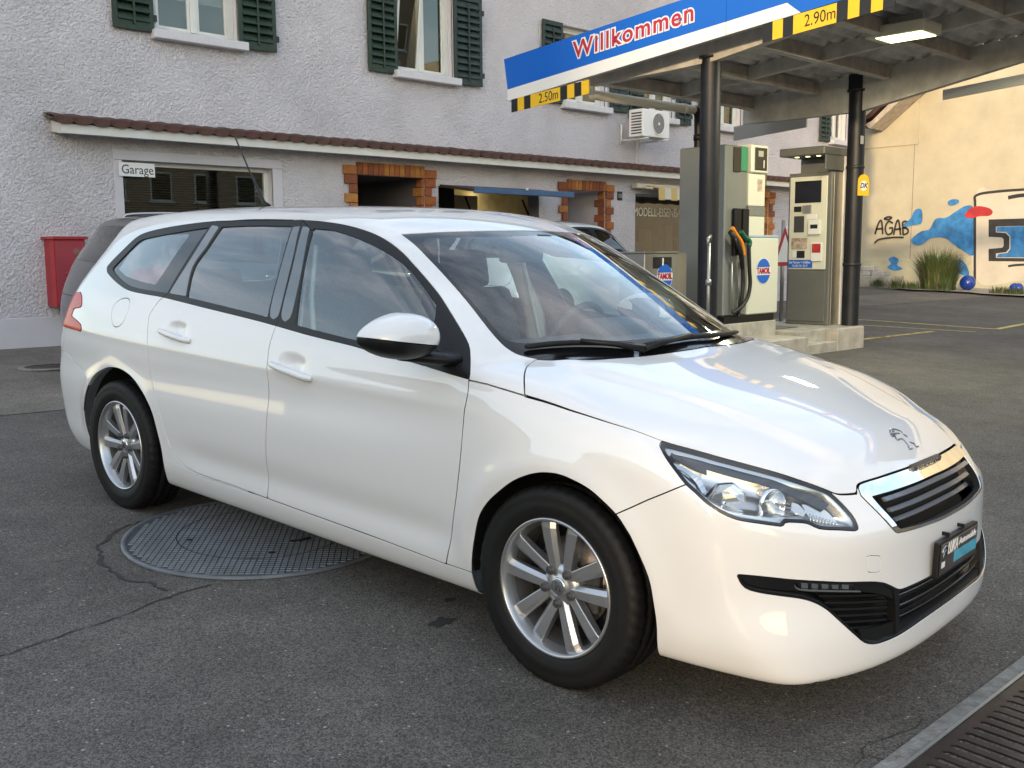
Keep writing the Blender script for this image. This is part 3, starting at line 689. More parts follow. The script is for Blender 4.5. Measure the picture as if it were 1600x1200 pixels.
both(ribbon('led_cover',[(1243,907),(1290,909.5),(1334,911)],[(1250,921),(1290,923),(1334,924)],.002,MT['clear'],mouth,.001),mouth)
for k in range(6):
    y=932+k*10; xa=1284+k*9.5
    both(ribbon('side_slat',[(xa,y),(1345,y-1),(1394,y-4)],[(xa+2,y+3),(1345,y+2.5),(1394,y)],.016,MT['black_trim'],mouth,.012),mouth)
both(ribbon('side_apron',[(1345,984),(1372,981),(1402,971)],[(1352,1003),(1372,1003),(1404,992)],.008,MT['black_trim'],mouth,.01),mouth)
both(ribbon('divider',[(1398,922),(1401,950),(1401,992)],[(1406,922),(1407.5,950),(1407,992)],.003,MT['black_trim'],mouth,.03),mouth)
for zc in (.372,.342,.310): sweepY('lower_bar',-.345,.345,lambda y,z=zc:z,[(0,.0016),(-.004,.0026),(-.02,.0026),(-.02,-.0022),(0,-.0016)],MT['satin_chrome'],mouth,back=.012)
sweepY('apron',-.345,.345,lambda y:.283,[(0,.004),(-.05,.018),(-.05,-.03),(.0,-.032)],MT['black_trim'],mouth,back=.008)
# ---- number plate
pl=empty('number_plate',(.882,-.01,.447),car)
box_obj('plate_holder',-.008,.010,-.168,.168,-.056,.054,MT['black_trim'],pl,.004,2)
MT['plate_print']=pbr('plate_print',(.055,.045,.045),.3,0,.5,noise=.35,nscale=9)
box_obj('plate_face',.0102,.0125,-.160,.160,-.047,.047,MT['plate_print'],pl,.001)
MT['cyan']=pbr('cyan_print',(.07,.36,.50),.4,noise=.3,nscale=14)
box_obj('plate_patch',.0126,.0132,-.045,.155,-.030,.004,MT['cyan'],pl,0)
text_obj('plate_text','LUKA',.050,MT['white'],pl,(.0135,-.065,.024),(0,1,0),(0,0,1),.0006,shear=.3,bold=.0008,width=.085)
text_obj('plate_text','Automobile',.030,MT['white'],pl,(.0135,.065,.026),(0,1,0),(0,0,1),.0006,shear=.3,width=.155)
text_obj('plate_text','079 123 45',.020,MT['white'],pl,(.0137,-.035,-.014),(0,1,0),(0,0,1),.0005,width=.08) if False else None
box_obj('plate_mark',.0126,.0134,-.148,-.122,-.026,-.008,MT['white'],pl,0)
bm=bmesh.new()
tube(bm,[(.0135,-.150,.012),(.0135,-.148,.032),(.0135,-.130,.040),(.0135,-.112,.034),(.0135,-.110,.020)],.0022,6)
tube(bm,[(.0135,-.145,.002),(.0135,-.135,.024),(.0135,-.118,.026),(.0135,-.108,.004)],.0018,6); bm_obj('plate_logo',bm,MT['silver'],pl)
for y in (-.075,.055): box_obj('plate_clip',-.02,.004,y-.004,y+.004,.055,.066,MT['black_trim'],pl,.001)
# ---- bonnet emblem, drawn as raised outline strokes
hood_o=[o for o in car.children if o.name=='bonnet'][0]
em=[[(600,125),(612,105),(650,95),(700,105),(745,125),(770,148)],[(600,125),(606,145),(640,152),(690,150),(730,150)],[(608,160),(615,180),(640,190),(668,180)],[(668,180),(680,215),(700,240),(725,230),(740,222)],[(740,222),(770,228),(810,270),(850,322)],[(850,322),(852,345),(872,362),(905,348)],[(775,160),(800,175),(835,195)],[(865,262),(890,275),(920,285),(935,310),(960,330),(985,318)],[(612,110),(640,125),(660,118)],[(690,150),(670,165),(640,165),(608,160)]]
bm=bmesh.new()
for st in em:
    P=[]
    for a,b in st:
        q,nn=surf_pt(1320+a/8.57,660+b/8.57,-.0012); P.append(q)
    P=crom(P,3); tube(bm,P,[.0016]+[.0028]*(len(P)-2)+[.0016],6)
bm_obj('bonnet_emblem',bm,MT['dark_chrome'],hood_o)
# ---- wipers
glass_o=[o for o in car.children if o.name=='windscreen'][0]
def on_glass(px,py,h): p,n=surf_pt(px,py,-h); return p
for bl,arm in (([(820,546.5),(860,542),(903,540),(950,541),(992,544)],[(905,540.5),(960,546),(1005,554)]),([(1002,545),(1040,537),(1078,531),(1120,527.5),(1150,523)],[(1076,531),(1040,541),(1003,553)])):
    w=tube_obj('wiper',[on_glass(*p,.022) for p in arm],[.008,.010,.014],MT['black_trim'],car,8)
    P=crom([on_glass(*p,.013) for p in bl],4); bm=bmesh.new()
    tube(bm,P,[.006]+[.0095]*(len(P)-2)+[.006],8); bm_obj('wiper_blade',bm,MT['black_plastic'],w)
# ---- door handles
for key,pts in (('r',[(-2.295,.904),(-2.26,.902),(-2.17,.893),(-2.08,.882),(-2.04,.878)]),('f',[(-1.43,.848),(-1.395,.845),(-1.30,.834),(-1.205,.821),(-1.168,.817)])):
    for sd in (-1,1):
        bm=bmesh.new(); P=[]
        for i,(x,z) in enumerate(pts):
            y=(.872 if key=='r' else .886)+(.004,.018,.024,.018,.004)[i]; P.append((x,sd*y,z))
        P=crom(P,4); n=len(P); tube(bm,P,[.0105+.0035*math.sin(math.pi*i/(n-1)) for i in range(n)],12)
        bmesh.ops.scale(bm,vec=(1,1,1.0),verts=bm.verts)
        bm_obj('door_handle',bm,MT['white_paint'],doors[key,sd],smooth=True)
# ---- door mirrors
def mirror_shell(sd,lower):
    c=np.array([-.545,-1.02,1.035]); n1,n2=28,20; V=[];F=[]
    for i in range(n2+1):
        for j in range(n1):
            th=math.pi*i/n2-math.pi/2; ph=2*math.pi*j/n1
            sg=lambda v,e:math.copysign(abs(v)**e,v)
            a=sg(math.cos(th),.72)*sg(math.cos(ph),.75); b=sg(math.cos(th),.72)*sg(math.sin(ph),.75); h=sg(math.sin(th),.85)
            x=a*(.112 if a>0 else .035); y=b*.136; z=h*(.080 if h>0 else .068)
            # the housing narrows towards its outer end and sweeps back
            z*=1-.38*max(0,-y/.136)**1.5-.10*max(0,y/.136)**2; x-=.55*max(0,-y)**2*3.0+.05*abs(z); z+= .10*y*0
            V.append(c+np.array([x,y,z]))
    V=np.array(V)
    for i in range(n2):
        for j in range(n1): F.append((i*n1+j,i*n1+(j+1)%n1,(i+1)*n1+(j+1)%n1,(i+1)*n1+j))
    T=np.array([[f[0],f[1],f[2]] for f in F]+[[f[0],f[2],f[3]] for f in F])
    s=(V[:,2]-1.024)+.14*(V[:,1]+1.015)
    V2,T2=clip(V,T,s,lower,-.0015 if lower else .0015)
    if sd>0: V2=V2*[1,-1,1]; T2=T2[:,::-1]
    return V2,T2
for sd in (-1,1):
    mo=empty('door_mirror',(0,0,0),car)
    mesh_obj('mirror_cap',*mirror_shell(sd,False),MT['white_paint'],mo,smooth=True)
    mesh_obj('mirror_base',*mirror_shell(sd,True),MT['black_trim'],mo,smooth=True)
    s=-1 if sd<0 else 1
    bm=bmesh.new(); tube(bm,[(-.56,s*.985,.985),(-.535,s*.93,.968),(-.51,s*.88,.958),(-.50,s*.825,.955)],[.034,.032,.036,.045],12)
    bmesh.ops.scale(bm,vec=(1.25,1,.62),space=Matrix.Translation((.53,0,-.965)),verts=bm.verts); bm_obj('mirror_arm',bm,MT['black_trim'],mo,smooth=True)
    bm=bmesh.new(); bmesh.ops.create_circle(bm,cap_ends=True,segments=24,radius=.07); bmesh.ops.scale(bm,vec=(1.5,.85,1),verts=bm.verts)
    bmesh.ops.transform(bm,matrix=Matrix.Translation((-.583,s*1.01,1.035))@Matrix.Rotation(math.pi/2,4,'Y')@Matrix.Rotation(math.pi/2,4,'Z'),verts=bm.verts); bm_obj('mirror_glass',bm,MT['chrome'],mo)
# the left mirror is folded in
mo.matrix_local=Matrix.Translation((-.66,.80,-.03))@Matrix.Rotation(math.radians(88),4,'Z')@Matrix.Translation((.50,-.85,.02))
# ---- rear lamps, aerial
for sd in (-1,1): panel('rear_lamp',P_tail,[MT['red_lens'],MT['void']],car,side=sd,offset=.003,flange=.03,settle=sd<0)
tube_obj('aerial',[(-2.74,0,1.47),(-2.77,0,1.495),(-2.90,0,1.66),(-3.03,0,1.84)],[.022,.010,.0045,.0038],MT['black_trim'],car,8)
# ---- wheels
def make_wheel():
    w=empty('wheel',(0,0,0),car)
    bm=bmesh.new(); n=192
    prof=[(.206,-.080),(.214,-.092),(.245,-.1005),(.280,-.1025),(.302,-.097),(.3125,-.083),(.3155,-.066),(.316,-.046),(.3085,-.0435),(.3085,-.0365),(.3165,-.034),(.3168,-.004),(.309,-.0035),(.309,.0035),(.3168,.004),(.3165,.034),(.3085,.0365),(.3085,.0435),(.316,.046),(.3155,.066),(.3125,.083),(.308,.091),(.301,.0975),(.292,.101),(.280,.1028),(.262,.1018),(.259,.1030),(.243,.1000),(.230,.0965),(.222,.0935),(.2165,.088),(.206,.080)]
    rings=lathe(bm,[(r,-h) for r,h in prof],'Y',n)
    for i,(r,h) in enumerate(prof):
        if abs(h)>.044 and r>.3005:
            for k in range(n):
                if k%4==0 or (k%4==1 and abs(h)>.09):
                    v=rings[i][k]; d=.004 if abs(h)<.09 else .0012
                    f=(r-d)/r; v.co.x*=f; v.co.z*=f
                    if abs(h)>.08: v.co.y*=.985
    for v in bm.verts:
        if v.co.z<-.308: v.co.z=-.308-(v.co.z+.308)*-.35
    tyre=bm_obj('tyre',bm,MT['rubber'],w,smooth=True)
    bm=bmesh.new(); lathe(bm,[(.2175,-.090),(.2165,-.0945),(.2115,-.0955),(.207,-.092),(.2035,-.080),(.198,-.066),(.1935,-.050)],'Y',96)
    rim=bm_obj('rim',bm,MT['alloy'],w,smooth=True)
    bm=bmesh.new(); lathe(bm,[(.1935,-.050),(.190,-.030),(.187,.0),(.187,.085)],'Y',72); bm_obj('rim_barrel',bm,pbr('barrel',(.16,.16,.165),.45,.6),rim,smooth=True)
    for k in range(5):
        for s in (-1,1):
            bm=bmesh.new(); rings=[]
            for t in np.linspace(0,1,8):
                r=.046+(.206-.046)*t; ac=2*math.pi*k/5+math.radians(90)
                lat=s*(.0190+.0310*t); wd=.036+.016*t; out=.060+.013*math.sin(t*math.pi*.5)+.003*t; th=.034-.010*t
                if t>.95: out-=.004
                c,sn=math.cos(ac),math.sin(ac); rad=np.array([c,0,sn]); tan=np.array([-sn,0,c]); o=np.array([0,-1,0]); rr_=math.sqrt(max(r*r-lat*lat,1e-6))
                m=-s
                sec=[(-.5,-th),(-.5,-.011 if m<0 else -.002),(-.20 if m<0 else -.45,0),(.45 if m<0 else .20,0),(.5,-.002 if m<0 else -.011),(.5,-th)]
                rings.append([bm.verts.new(rad*rr_+tan*(lat+a*wd)+o*(out+b)) for a,b in sec])
            for i in range(7):
                for j in range(6): bm.faces.new((rings[i][j],rings[i][(j+1)%6],rings[i+1][(j+1)%6],rings[i+1][j]))
            bm.faces.new(rings[0]); bm.faces.new(rings[-1][::-1])
            bmesh.ops.recalc_face_normals(bm,faces=bm.faces)
            bmesh.ops.bevel(bm,geom=[e for e in bm.edges if e.is_manifold and e.calc_face_angle(0)>.3],offset=.0010,segments=1,affect='EDGES')
            bm_obj('spoke',bm,MT['alloy'],rim,smooth=False)
    bm=bmesh.new(); lathe(bm,[(.001,-.066),(.030,-.066),(.034,-.062),(.044,-.061),(.062,-.055),(.070,-.046),(.072,-.02)],'Y',60); bm_obj('hub',bm,MT['alloy'],rim,smooth=True)
    bm=bmesh.new(); lathe(bm,[(.001,-.0705),(.024,-.0700),(.0275,-.068),(.028,-.062)],'Y',32); cap=bm_obj('hub_cap',bm,MT['satin_chrome'],rim,smooth=True)
    bm=bmesh.new()
    for st in ([(-.012,.014),(-.004,.012),(.004,.004),(.012,-.014)],[(-.010,.004),(-.002,.004),(-.006,-.012)],[(.004,.004),(.014,.006)]): tube(bm,[(a,-.0715,b) for a,b in st],.0022,6)
    bm_obj('cap_emblem',bm,MT['dark_grey'],rim)
    for k in range(5):
        a=2*math.pi*k/5+math.radians(90+36); x,z=.054*math.cos(a),.054*math.sin(a)
        bm=bmesh.new(); lathe(bm,[(.001,-.0735),(.0085,-.0735),(.0095,-.070),(.0095,-.03)],'Y',6,center=(x,0,z)); lathe(bm,[(.0098,-.0720),(.0140,-.0730),(.0150,-.050)],'Y',16,center=(x,0,z)); bm_obj('wheel_bolt',bm,MT['dark_grey'],rim)
    bm=bmesh.new(); lathe(bm,[(.06,.0),(.14,.0),(.142,.012),(.06,.012)],'Y',48); bm_obj('brake_disc',bm,pbr('disc',(.22,.19,.17),.45,.8,noise=.3,nscale=30),w,smooth=False)
    bm=bmesh.new(); box(bm,.05,.12,-.028,.05,-.075,.075,.01); bm_obj('brake_caliper',bm,MT['dark_grey'],w)
    bm=bmesh.new(); lathe(bm,[(.19,.02),(.05,.02),(.001,.02)],'Y',40); bm_obj('wheel_back',bm,MT['void'],w)
    return w
def copy_tree(o,parent=None):
    c=o.copy(); COL.objects.link(c); c.parent=parent
    for ch in list(o.children): copy_tree(ch,c)
    return c
w0=make_wheel()
for i,(x,y,rz,spin) in enumerate(((0,-.7795,0,.02),(-2.73,-.7765,0,-.12),(0,.7795,math.pi,.7),(-2.73,.7765,math.pi,.3))):
    w=w0 if i==0 else copy_tree(w0,car)
    w.location=(x,y,.3085); w.rotation_euler=(0,spin,rz)
# wheel housings
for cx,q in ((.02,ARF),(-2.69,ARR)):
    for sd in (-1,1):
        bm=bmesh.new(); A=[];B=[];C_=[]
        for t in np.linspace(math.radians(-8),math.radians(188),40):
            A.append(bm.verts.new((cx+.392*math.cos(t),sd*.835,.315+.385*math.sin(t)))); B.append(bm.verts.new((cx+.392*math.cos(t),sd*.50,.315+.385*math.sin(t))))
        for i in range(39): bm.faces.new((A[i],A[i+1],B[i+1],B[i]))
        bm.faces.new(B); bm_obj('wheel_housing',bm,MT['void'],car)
# ---- cabin
def soft_box(name,c,s,mat,parent,rot=0,bev=.04):
    bm=bmesh.new(); box(bm,-s[0]/2,s[0]/2,-s[1]/2,s[1]/2,-s[2]/2,s[2]/2,bev,0,3)
    bmesh.ops.rotate(bm,matrix=Matrix.Rotation(rot,3,'Y'),verts=bm.verts); bmesh.ops.translate(bm,vec=c,verts=bm.verts)
    return bm_obj(name,bm,mat,parent,smooth=True)
for y in (-.37,.37):
    st=soft_box('seat',(-1.22,y,.47),(.52,.50,.16),MT['seat'],car,-.08,.06)
    soft_box('backrest',(-1.50,y,.80),(.15,.50,.62),MT['seat'],st,-.32,.07)
    soft_box('headrest',(-1.63,y,1.185),(.11,.27,.19),MT['seat'],st,-.2,.05)
rs=soft_box('rear_seat',(-2.12,0,.47),(.5,1.25,.16),MT['seat'],car,-.08,.06); soft_box('backrest',(-2.42,0,.78),(.15,1.28,.55),MT['seat'],rs,-.35,.06)
for y in (-.42,.42): soft_box('headrest',(-2.56,y,1.09),(.10,.26,.13),MT['seat'],rs,-.2,.04)
dash=soft_box('dashboard',(-.56,0,.84),(.50,1.36,.20),MT['cabin'],car,.10,.07)
soft_box('instrument_hood',(-.72,.37,.965),(.16,.34,.09),MT['cabin'],dash,.1,.04)
bm=bmesh.new(); R_=.175
pts=[(R_*math.cos(t)*.0,R_*math.cos(t),R_*math.sin(t)) for t in np.linspace(0,2*math.pi,37)]
tube(bm,pts,.016,10,False); tube(bm,[(0,-R_,0),(.03,0,-.01),(0,R_,0)],.018,8); tube(bm,[(.03,0,0),(0,0,-R_)],.018,8)
bmesh.ops.transform(bm,matrix=Matrix.Translation((-.93,.37,.90))@Matrix.Rotation(.40,4,'Y'),verts=bm.verts); bm_obj('steering_wheel',bm,MT['cabin'],car,smooth=True)
soft_box('mirror_mount',(-.86,0,1.335),(.12,.10,.06),MT['cabin'],car,0,.02)
soft_box('rear_view_mirror',(-.93,0,1.285),(.035,.25,.075),MT['cabin'],car,.1,.016)
soft_box('centre_console',(-1.0,0,.50),(.9,.22,.34),MT['cabin'],car,0,.05)
for sd in (-1,1):
    bm=bmesh.new(); tube(bm,[(-1.60,sd*.60,1.36),(-1.545,sd*.68,1.16),(-1.50,sd*.755,.95),(-1.48,sd*.77,.6)],[.035,.04,.05,.06],8); bm_obj('pillar_cover',bm,MT['cabin_light'],car,smooth=True)
    bm=bmesh.new(); tube(bm,[(-1.50,sd*.62,1.30),(-1.47,sd*.665,1.10),(-1.40,sd*.70,.8),(-1.3,sd*.66,.55)],.012,4); bm_obj('seat_belt',bm,MT['cabin_light'],car)
# ================================================================== surface materials
def nodes_of(m): return m.node_tree,m.node_tree.nodes,m.node_tree.links
def asphalt(name,base,warm=0.,grain=1.):
    m,t,p=newmat(name); N=t.nodes; L=t.links; tc=N.new('ShaderNodeTexCoord')
    def noise(sc,det=5,ro=.6):
        n=N.new('ShaderNodeTexNoise'); n.inputs['Scale'].default_value=sc; n.inputs['Detail'].default_value=det; n.inputs['Roughness'].default_value=ro; L.new(tc.outputs['Object'],n.inputs['Vector']); return n
    def vor(sc):
        n=N.new('ShaderNodeTexVoronoi'); n.inputs['Scale'].default_value=sc; L.new(tc.outputs['Object'],n.inputs['Vector']); return n
    def mr(src,a,b,c,d):
        n=N.new('ShaderNodeMapRange'); n.inputs[1].default_value=a; n.inputs[2].default_value=b; n.inputs[3].default_value=c; n.inputs[4].default_value=d; L.new(src,n.inputs[0]); return n.outputs[0]
    def mul(a,b,op='MULTIPLY'):
        n=N.new('ShaderNodeMath'); n.operation=op; L.new(a,n.inputs[0]); 
        if hasattr(b,'links'): L.new(b,n.inputs[1])
        else: n.inputs[1].default_value=b
        return n.outputs[0]
    v1=vor(185); v2=vor(60); big=noise(.8,6,.65); mid=noise(5,6,.65); fine=noise(220,3)
    sep=N.new('ShaderNodeSeparateColor'); L.new(v1.outputs['Color'],sep.inputs[0])
    sep2=N.new('ShaderNodeSeparateColor'); L.new(v2.outputs['Color'],sep2.inputs[0])
    stone=mr(sep.outputs[0],0,1,.45,1.65)
    bright=mr(sep2.outputs[1],.95,.98,0,1)
    near=mr(v2.outputs['Distance'],.22,.34,1,0)
    spk=mul(bright,near)
    val=mul(stone,mr(big.outputs[0],.3,.7,.72,1.22)); val=mul(val,mr(mid.outputs[0],.3,.7,.82,1.14))
    val=mul(val,mr(fine.outputs[0],.3,.7,.75,1.25))
    val=mul(val,mr(spk,0,1,0,2.2),'ADD')
    col=N.new('ShaderNodeMix'); col.data_type='RGBA'; col.blend_type='MULTIPLY'; col.inputs[0].default_value=1
    col.inputs[6].default_value=(base*(1.03+warm),base,base*(.96-warm),1)
    cb=N.new('ShaderNodeCombineColor'); [L.new(val,cb.inputs[i]) for i in range(3)]
    L.new(cb.outputs[0],col.inputs[7]); L.new(col.outputs[2],p.inputs['Base Color'])
    p.inputs['Roughness'].default_value=.80; p.inputs['Specular IOR Level'].default_value=.35
    b=N.new('ShaderNodeBump'); b.inputs['Strength'].default_value=.55*grain; b.inputs['Distance'].default_value=.004
    h=mul(mr(v1.outputs['Distance'],0,.6,1,0),mr(fine.outputs[0],.3,.7,.6,1.2)); L.new(h,b.inputs['Height']); L.new(b.outputs[0],p.inputs['Normal'])
    return m
def plaster(name,col,scale=26,strength=1.,dist=.018,stain=.12):
    m,t,p=newmat(name); N=t.nodes; L=t.links; tc=N.new('ShaderNodeTexCoord')
    n=N.new('ShaderNodeTexNoise'); n.inputs['Scale'].default_value=scale; n.inputs['Detail'].default_value=5; n.inputs['Roughness'].default_value=.55; n.inputs['Distortion'].default_value=1.2; L.new(tc.outputs['Object'],n.inputs['Vector'])
    v=N.new('ShaderNodeTexVoronoi'); v.inputs['Scale'].default_value=scale*1.3; v.feature='SMOOTH_F1'; L.new(tc.outputs['Object'],v.inputs['Vector'])
    ad=N.new('ShaderNodeMath'); ad.operation='MULTIPLY_ADD'; L.new(v.outputs['Distance'],ad.inputs[0]); ad.inputs[1].default_value=-.55; L.new(n.outputs[0],ad.inputs[2])
    b=N.new('ShaderNodeBump'); b.inputs['Strength'].default_value=strength; b.inputs['Distance'].default_value=dist; L.new(ad.outputs[0],b.inputs['Height']); L.new(b.outputs[0],p.inputs['Normal'])
    s=N.new('ShaderNodeTexNoise'); s.inputs['Scale'].default_value=.9; s.inputs['Detail'].default_value=7; s.inputs['Roughness'].default_value=.65; L.new(tc.outputs['Object'],s.inputs['Vector'])
    mr=N.new('ShaderNodeMapRange'); mr.inputs[1].default_value=.42; mr.inputs[2].default_value=.68; L.new(s.outputs[0],mr.inputs[0])
    mx=N.new('ShaderNodeMix'); mx.data_type='RGBA'; mx.inputs[6].default_value=(*col,1); mx.inputs[7].default_value=(*[c*(1-stain) for c in col],1); L.new(mr.outputs[0],mx.inputs[0])
    L.new(mx.outputs[2],p.inputs['Base Color']); p.inputs['Roughness'].default_value=.9; p.inputs['Specular IOR Level'].default_value=.2
    return m
MT['asphalt']=asphalt('asphalt',.090,.075)
MT['asphalt2']=asphalt('asphalt_old',.135,.11)
MT['plaster']=plaster('rough_plaster',(.665,.64,.675),30,.9,.038,.17)
MT['plaster_smooth']=plaster('smooth_plaster',(.58,.57,.61),60,.25,.004,.10)
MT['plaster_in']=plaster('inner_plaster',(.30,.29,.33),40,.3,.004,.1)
MT['yellow_wall']=plaster('yellow_wall',(.55,.50,.375),30,.45,.006,.16)
MT['concrete']=pbr('concrete',(.40,.37,.32),.85,noise=.28,nscale=5,bump=.35,bscale=40)
MT['concrete_dark']=pbr('concrete_dark',(.20,.195,.18),.9,noise=.35,nscale=25,bump=.5,bscale=70)
MT['shutter']=pbr('shutter_green',(.016,.036,.022),.55,noise=.35,nscale=7,bump=.2,bscale=30)
MT['shutter2']=pbr('shutter_grey_green',(.022,.040,.036),.65,noise=.45,nscale=9,bump=.3,bscale=30)
MT['frame_white']=pbr('frame_white',(.66,.66,.62),.45,noise=.06,nscale=5)
MT['sill']=pbr('sill',(.60,.59,.62),.6,noise=.08,nscale=6)
MT['tile']=pbr('roof_tile',(.075,.032,.023),.75,noise=.45,nscale=9,bump=.3,bscale=60)
BRK=[pbr('brick_%d'%i,c,.8,noise=.22,nscale=18,bump=.25,bscale=70) for i,c in enumerate([(.34,.11,.032),(.28,.085,.030),(.42,.18,.045),(.22,.068,.028),(.38,.145,.038)])]
MT['mortar']=pbr('mortar',(.34,.30,.25),.9)
MT['red_box']=pbr('red_box_paint',(.34,.022,.032),.45,noise=.12,nscale=5)
MT['blue_sign']=pbr('blue_sign',(.006,.12,.56),.32,0,.12,.3)
MT['white_sign']=pbr('white_sign',(.78,.79,.78),.30,0,.4)
MT['red_letter']=pbr('red_letter',(.42,.015,.05),.4)
MT['yellow_sign']=pbr('yellow_sign',(.80,.50,.015),.45)
MT['steel_dark']=pbr('column_paint',(.005,.006,.012),.5,noise=.5,nscale=8,bump=.15,bscale=30)
MT['steel_grey']=pbr('beam_paint',(.55,.525,.48),.6,noise=.22,nscale=5)
MT['steel_rust']=pbr('beam_brown',(.46,.40,.34),.7,noise=.3,nscale=6)
MT['deck']=pbr('fibre_cement',(.60,.585,.57),.85,noise=.4,nscale=3,bump=.3,bscale=30)
MT['pump_grey']=pbr('pump_grey',(.22,.23,.22),.42,.3,noise=.05,nscale=3)
MT['pump_cream']=pbr('pump_cream',(.66,.66,.56),.40,0,.3)
MT['kiosk_grey']=pbr('kiosk_grey',(.15,.155,.145),.45,.2,noise=.08,nscale=5)
MT['steel']=pbr('brushed_steel',(.50,.47,.42),.35,.9,noise=.1,nscale=5)
MT['pvc']=pbr('pvc_cream',(.62,.60,.52),.5)
MT['orange']=pbr('orange_plastic',(.80,.26,.015),.4)
MT['green_plastic']=pbr('green_plastic',(.01,.11,.06),.4)
MT['garage_blue']=pbr('garage_blue',(.04,.11,.24),.5,noise=.15,nscale=4)
MT['lamp_on']=pbr('lamp_on',(.8,.8,.6),.5,emit=(1.,1.,.42),estr=1.0)
MT['room_lamp']=pbr('room_lamp',(.8,.8,.6),.5,emit=(1.,.82,.40),estr=1.6)
MT['blind']=pbr('blind',(.05,.038,.026),.55)
MT['road_yellow']=pbr('road_yellow',(.50,.40,.11),.8,noise=.5,nscale=9)
MT['dark_brown']=pbr('dark_brown',(.035,.025,.02),.6)
MT['cast_iron']=pbr('cast_iron',(.042,.029,.025),.45,.55,noise=.35,nscale=14)
MT['galv']=pbr('galvanised',(.38,.38,.36),.4,.8)
MT['manhole_metal']=pbr('manhole_metal',(.125,.135,.15),.42,.15,noise=.25,nscale=9)
MT['blue_paint']=pbr('blue_graffiti',(.035,.19,.46),.7,noise=.45,nscale=4)
MT['red_paint']=pbr('red_graffiti',(.45,.03,.035),.7,noise=.3,nscale=5)
MT['black_paint']=pbr('black_graffiti',(.03,.03,.033),.7,noise=.3,nscale=5)
MT['white_paint2']=plaster('white_graffiti',(.62,.57,.48),26,.45,.006,.2)
MT['ball']=pbr('blue_ball',(.012,.045,.30),.25,0,.6)
MT['gravel']=pbr('gravel',(.40,.35,.28),.9,noise=.55,nscale=40,bump=1.,bscale=60)
MT['soil']=pbr('soil',(.12,.10,.07),.95,noise=.4,nscale=30)
MT['paver']=pbr('paver',(.42,.42,.40),.8,noise=.15,nscale=20)
MT['blade']=pbr('grass_blade',(.055,.085,.025),.6,noise=.4,nscale=3)
MT['blade_dry']=pbr('grass_dry',(.20,.15,.06),.7)
MT['poster']=pbr('poster',(.45,.35,.28),.5,noise=.6,nscale=18)
# ================================================================== ground
def sheet(name,xy,mat,h=0.,parent=None,kind='structure'):
    o=mesh_obj(name,[(x,y,gz(x,y)+h) for x,y in xy],[tuple(range(len(xy)))],mat,parent)
    if kind and parent is None: tag(o,kind=kind)
    return o
def big_ground():
    bm=bmesh.new(); xs=np.array([-400,-120,-60,-30,-12,-4,0,4,12,24,40,80,200,500]); ys=np.array([-400,-120,-60,-30,-14,-6,-1.15,2,6,10,14,30,60,160,500])
    g=[[bm.verts.new((x,y,gz(np.clip(x,-40,40),np.clip(y,-30,14)))) for y in ys] for x in xs]
    for i in range(len(xs)-1):
        for j in range(len(ys)-1): bm.faces.new((g[i][j],g[i+1][j],g[i+1][j+1],g[i][j+1]))
    return tag(bm_obj('ground',bm,MT['asphalt']),kind='structure')
GROUND=big_ground()
# older, paler asphalt in front of the house
ed=[(-30,5.35)]+[(x,5.46+.03*math.sin(x*2.1)+.02*math.sin(x*5.3)) for x in np.arange(-3,4.2,.25)]+[(4.2,5.9),(4.6,7.6),(30,7.6),(30,9.4),(-30,9.4)]
sheet('pavement',ed,MT['asphalt2'],.004)
# cracks and seams
def crack(pts,w,name='crack',jit=.012,seed=1):
    r=random.Random(seed); P=[]
    pts=[np.array(p,float) for p in pts]
    for a,b in zip(pts[:-1],pts[1:]):
        n=max(2,int(np.linalg.norm(b-a)/.03))
        P+=[a+(b-a)*i/n for i in range(n)]
    P.append(pts[-1]); off=0; V=[];F=[]
    for i,p in enumerate(P):
        q=P[min(i+1,len(P)-1)]-P[max(i-1,0)]; q=np.array([-q[1],q[0]])/(np.linalg.norm(q)+1e-9)
        off=off*.8+r.uniform(-jit,jit); ww=w*r.uniform(.15,.75)
        a=p+q*(off-ww/2); b=p+q*(off+ww/2); V+=[(a[0],a[1],gz(*a)+.003),(b[0],b[1],gz(*b)+.003)]
    F=[(2*i,2*i+1,2*i+3,2*i+2) for i in range(len(P)-1)]
    return mesh_obj(name,V,F,MT['crack'],GROUND)
MT['crack']=pbr('crack_dark',(.034,.031,.028),.95)
g2=lambda px,py:ground(px,py)[:2]
crack([g2(0,1027),g2(60,1008),g2(130,985),g2(220,950),g2(330,915)],.016,seed=2)
crack([g2(258,925),g2(200,905),g2(168,880),g2(160,852),g2(185,835),g2(240,812),g2(300,795)],.030,jit=.02,seed=3)
crack([g2(1330,1200),g2(1345,1172),g2(1385,1150),g2(1425,1143),g2(1450,1125)],.008,seed=4)
crack([g2(1348,1180),g2(1375,1190),g2(1400,1200)],.006,seed=5)
crack([g2(860,965),g2(905,955)],.006,seed=8)
for (px,py,s_) in ((690,972,.05),(703,938,.03)):      # oil spots
    c=g2(px,py); n=18; r=random.Random(px)
    pts=[(c[0]+s_*(1+r.uniform(-.45,.45))*math.cos(2*math.pi*i/n),c[1]+.6*s_*(1+r.uniform(-.45,.45))*math.sin(2*math.pi*i/n)) for i in range(n)]
    mesh_obj('oil_spot',[(x,y,gz(x,y)+.003) for x,y in pts],[tuple(range(n))],MT['crack'],GROUND)
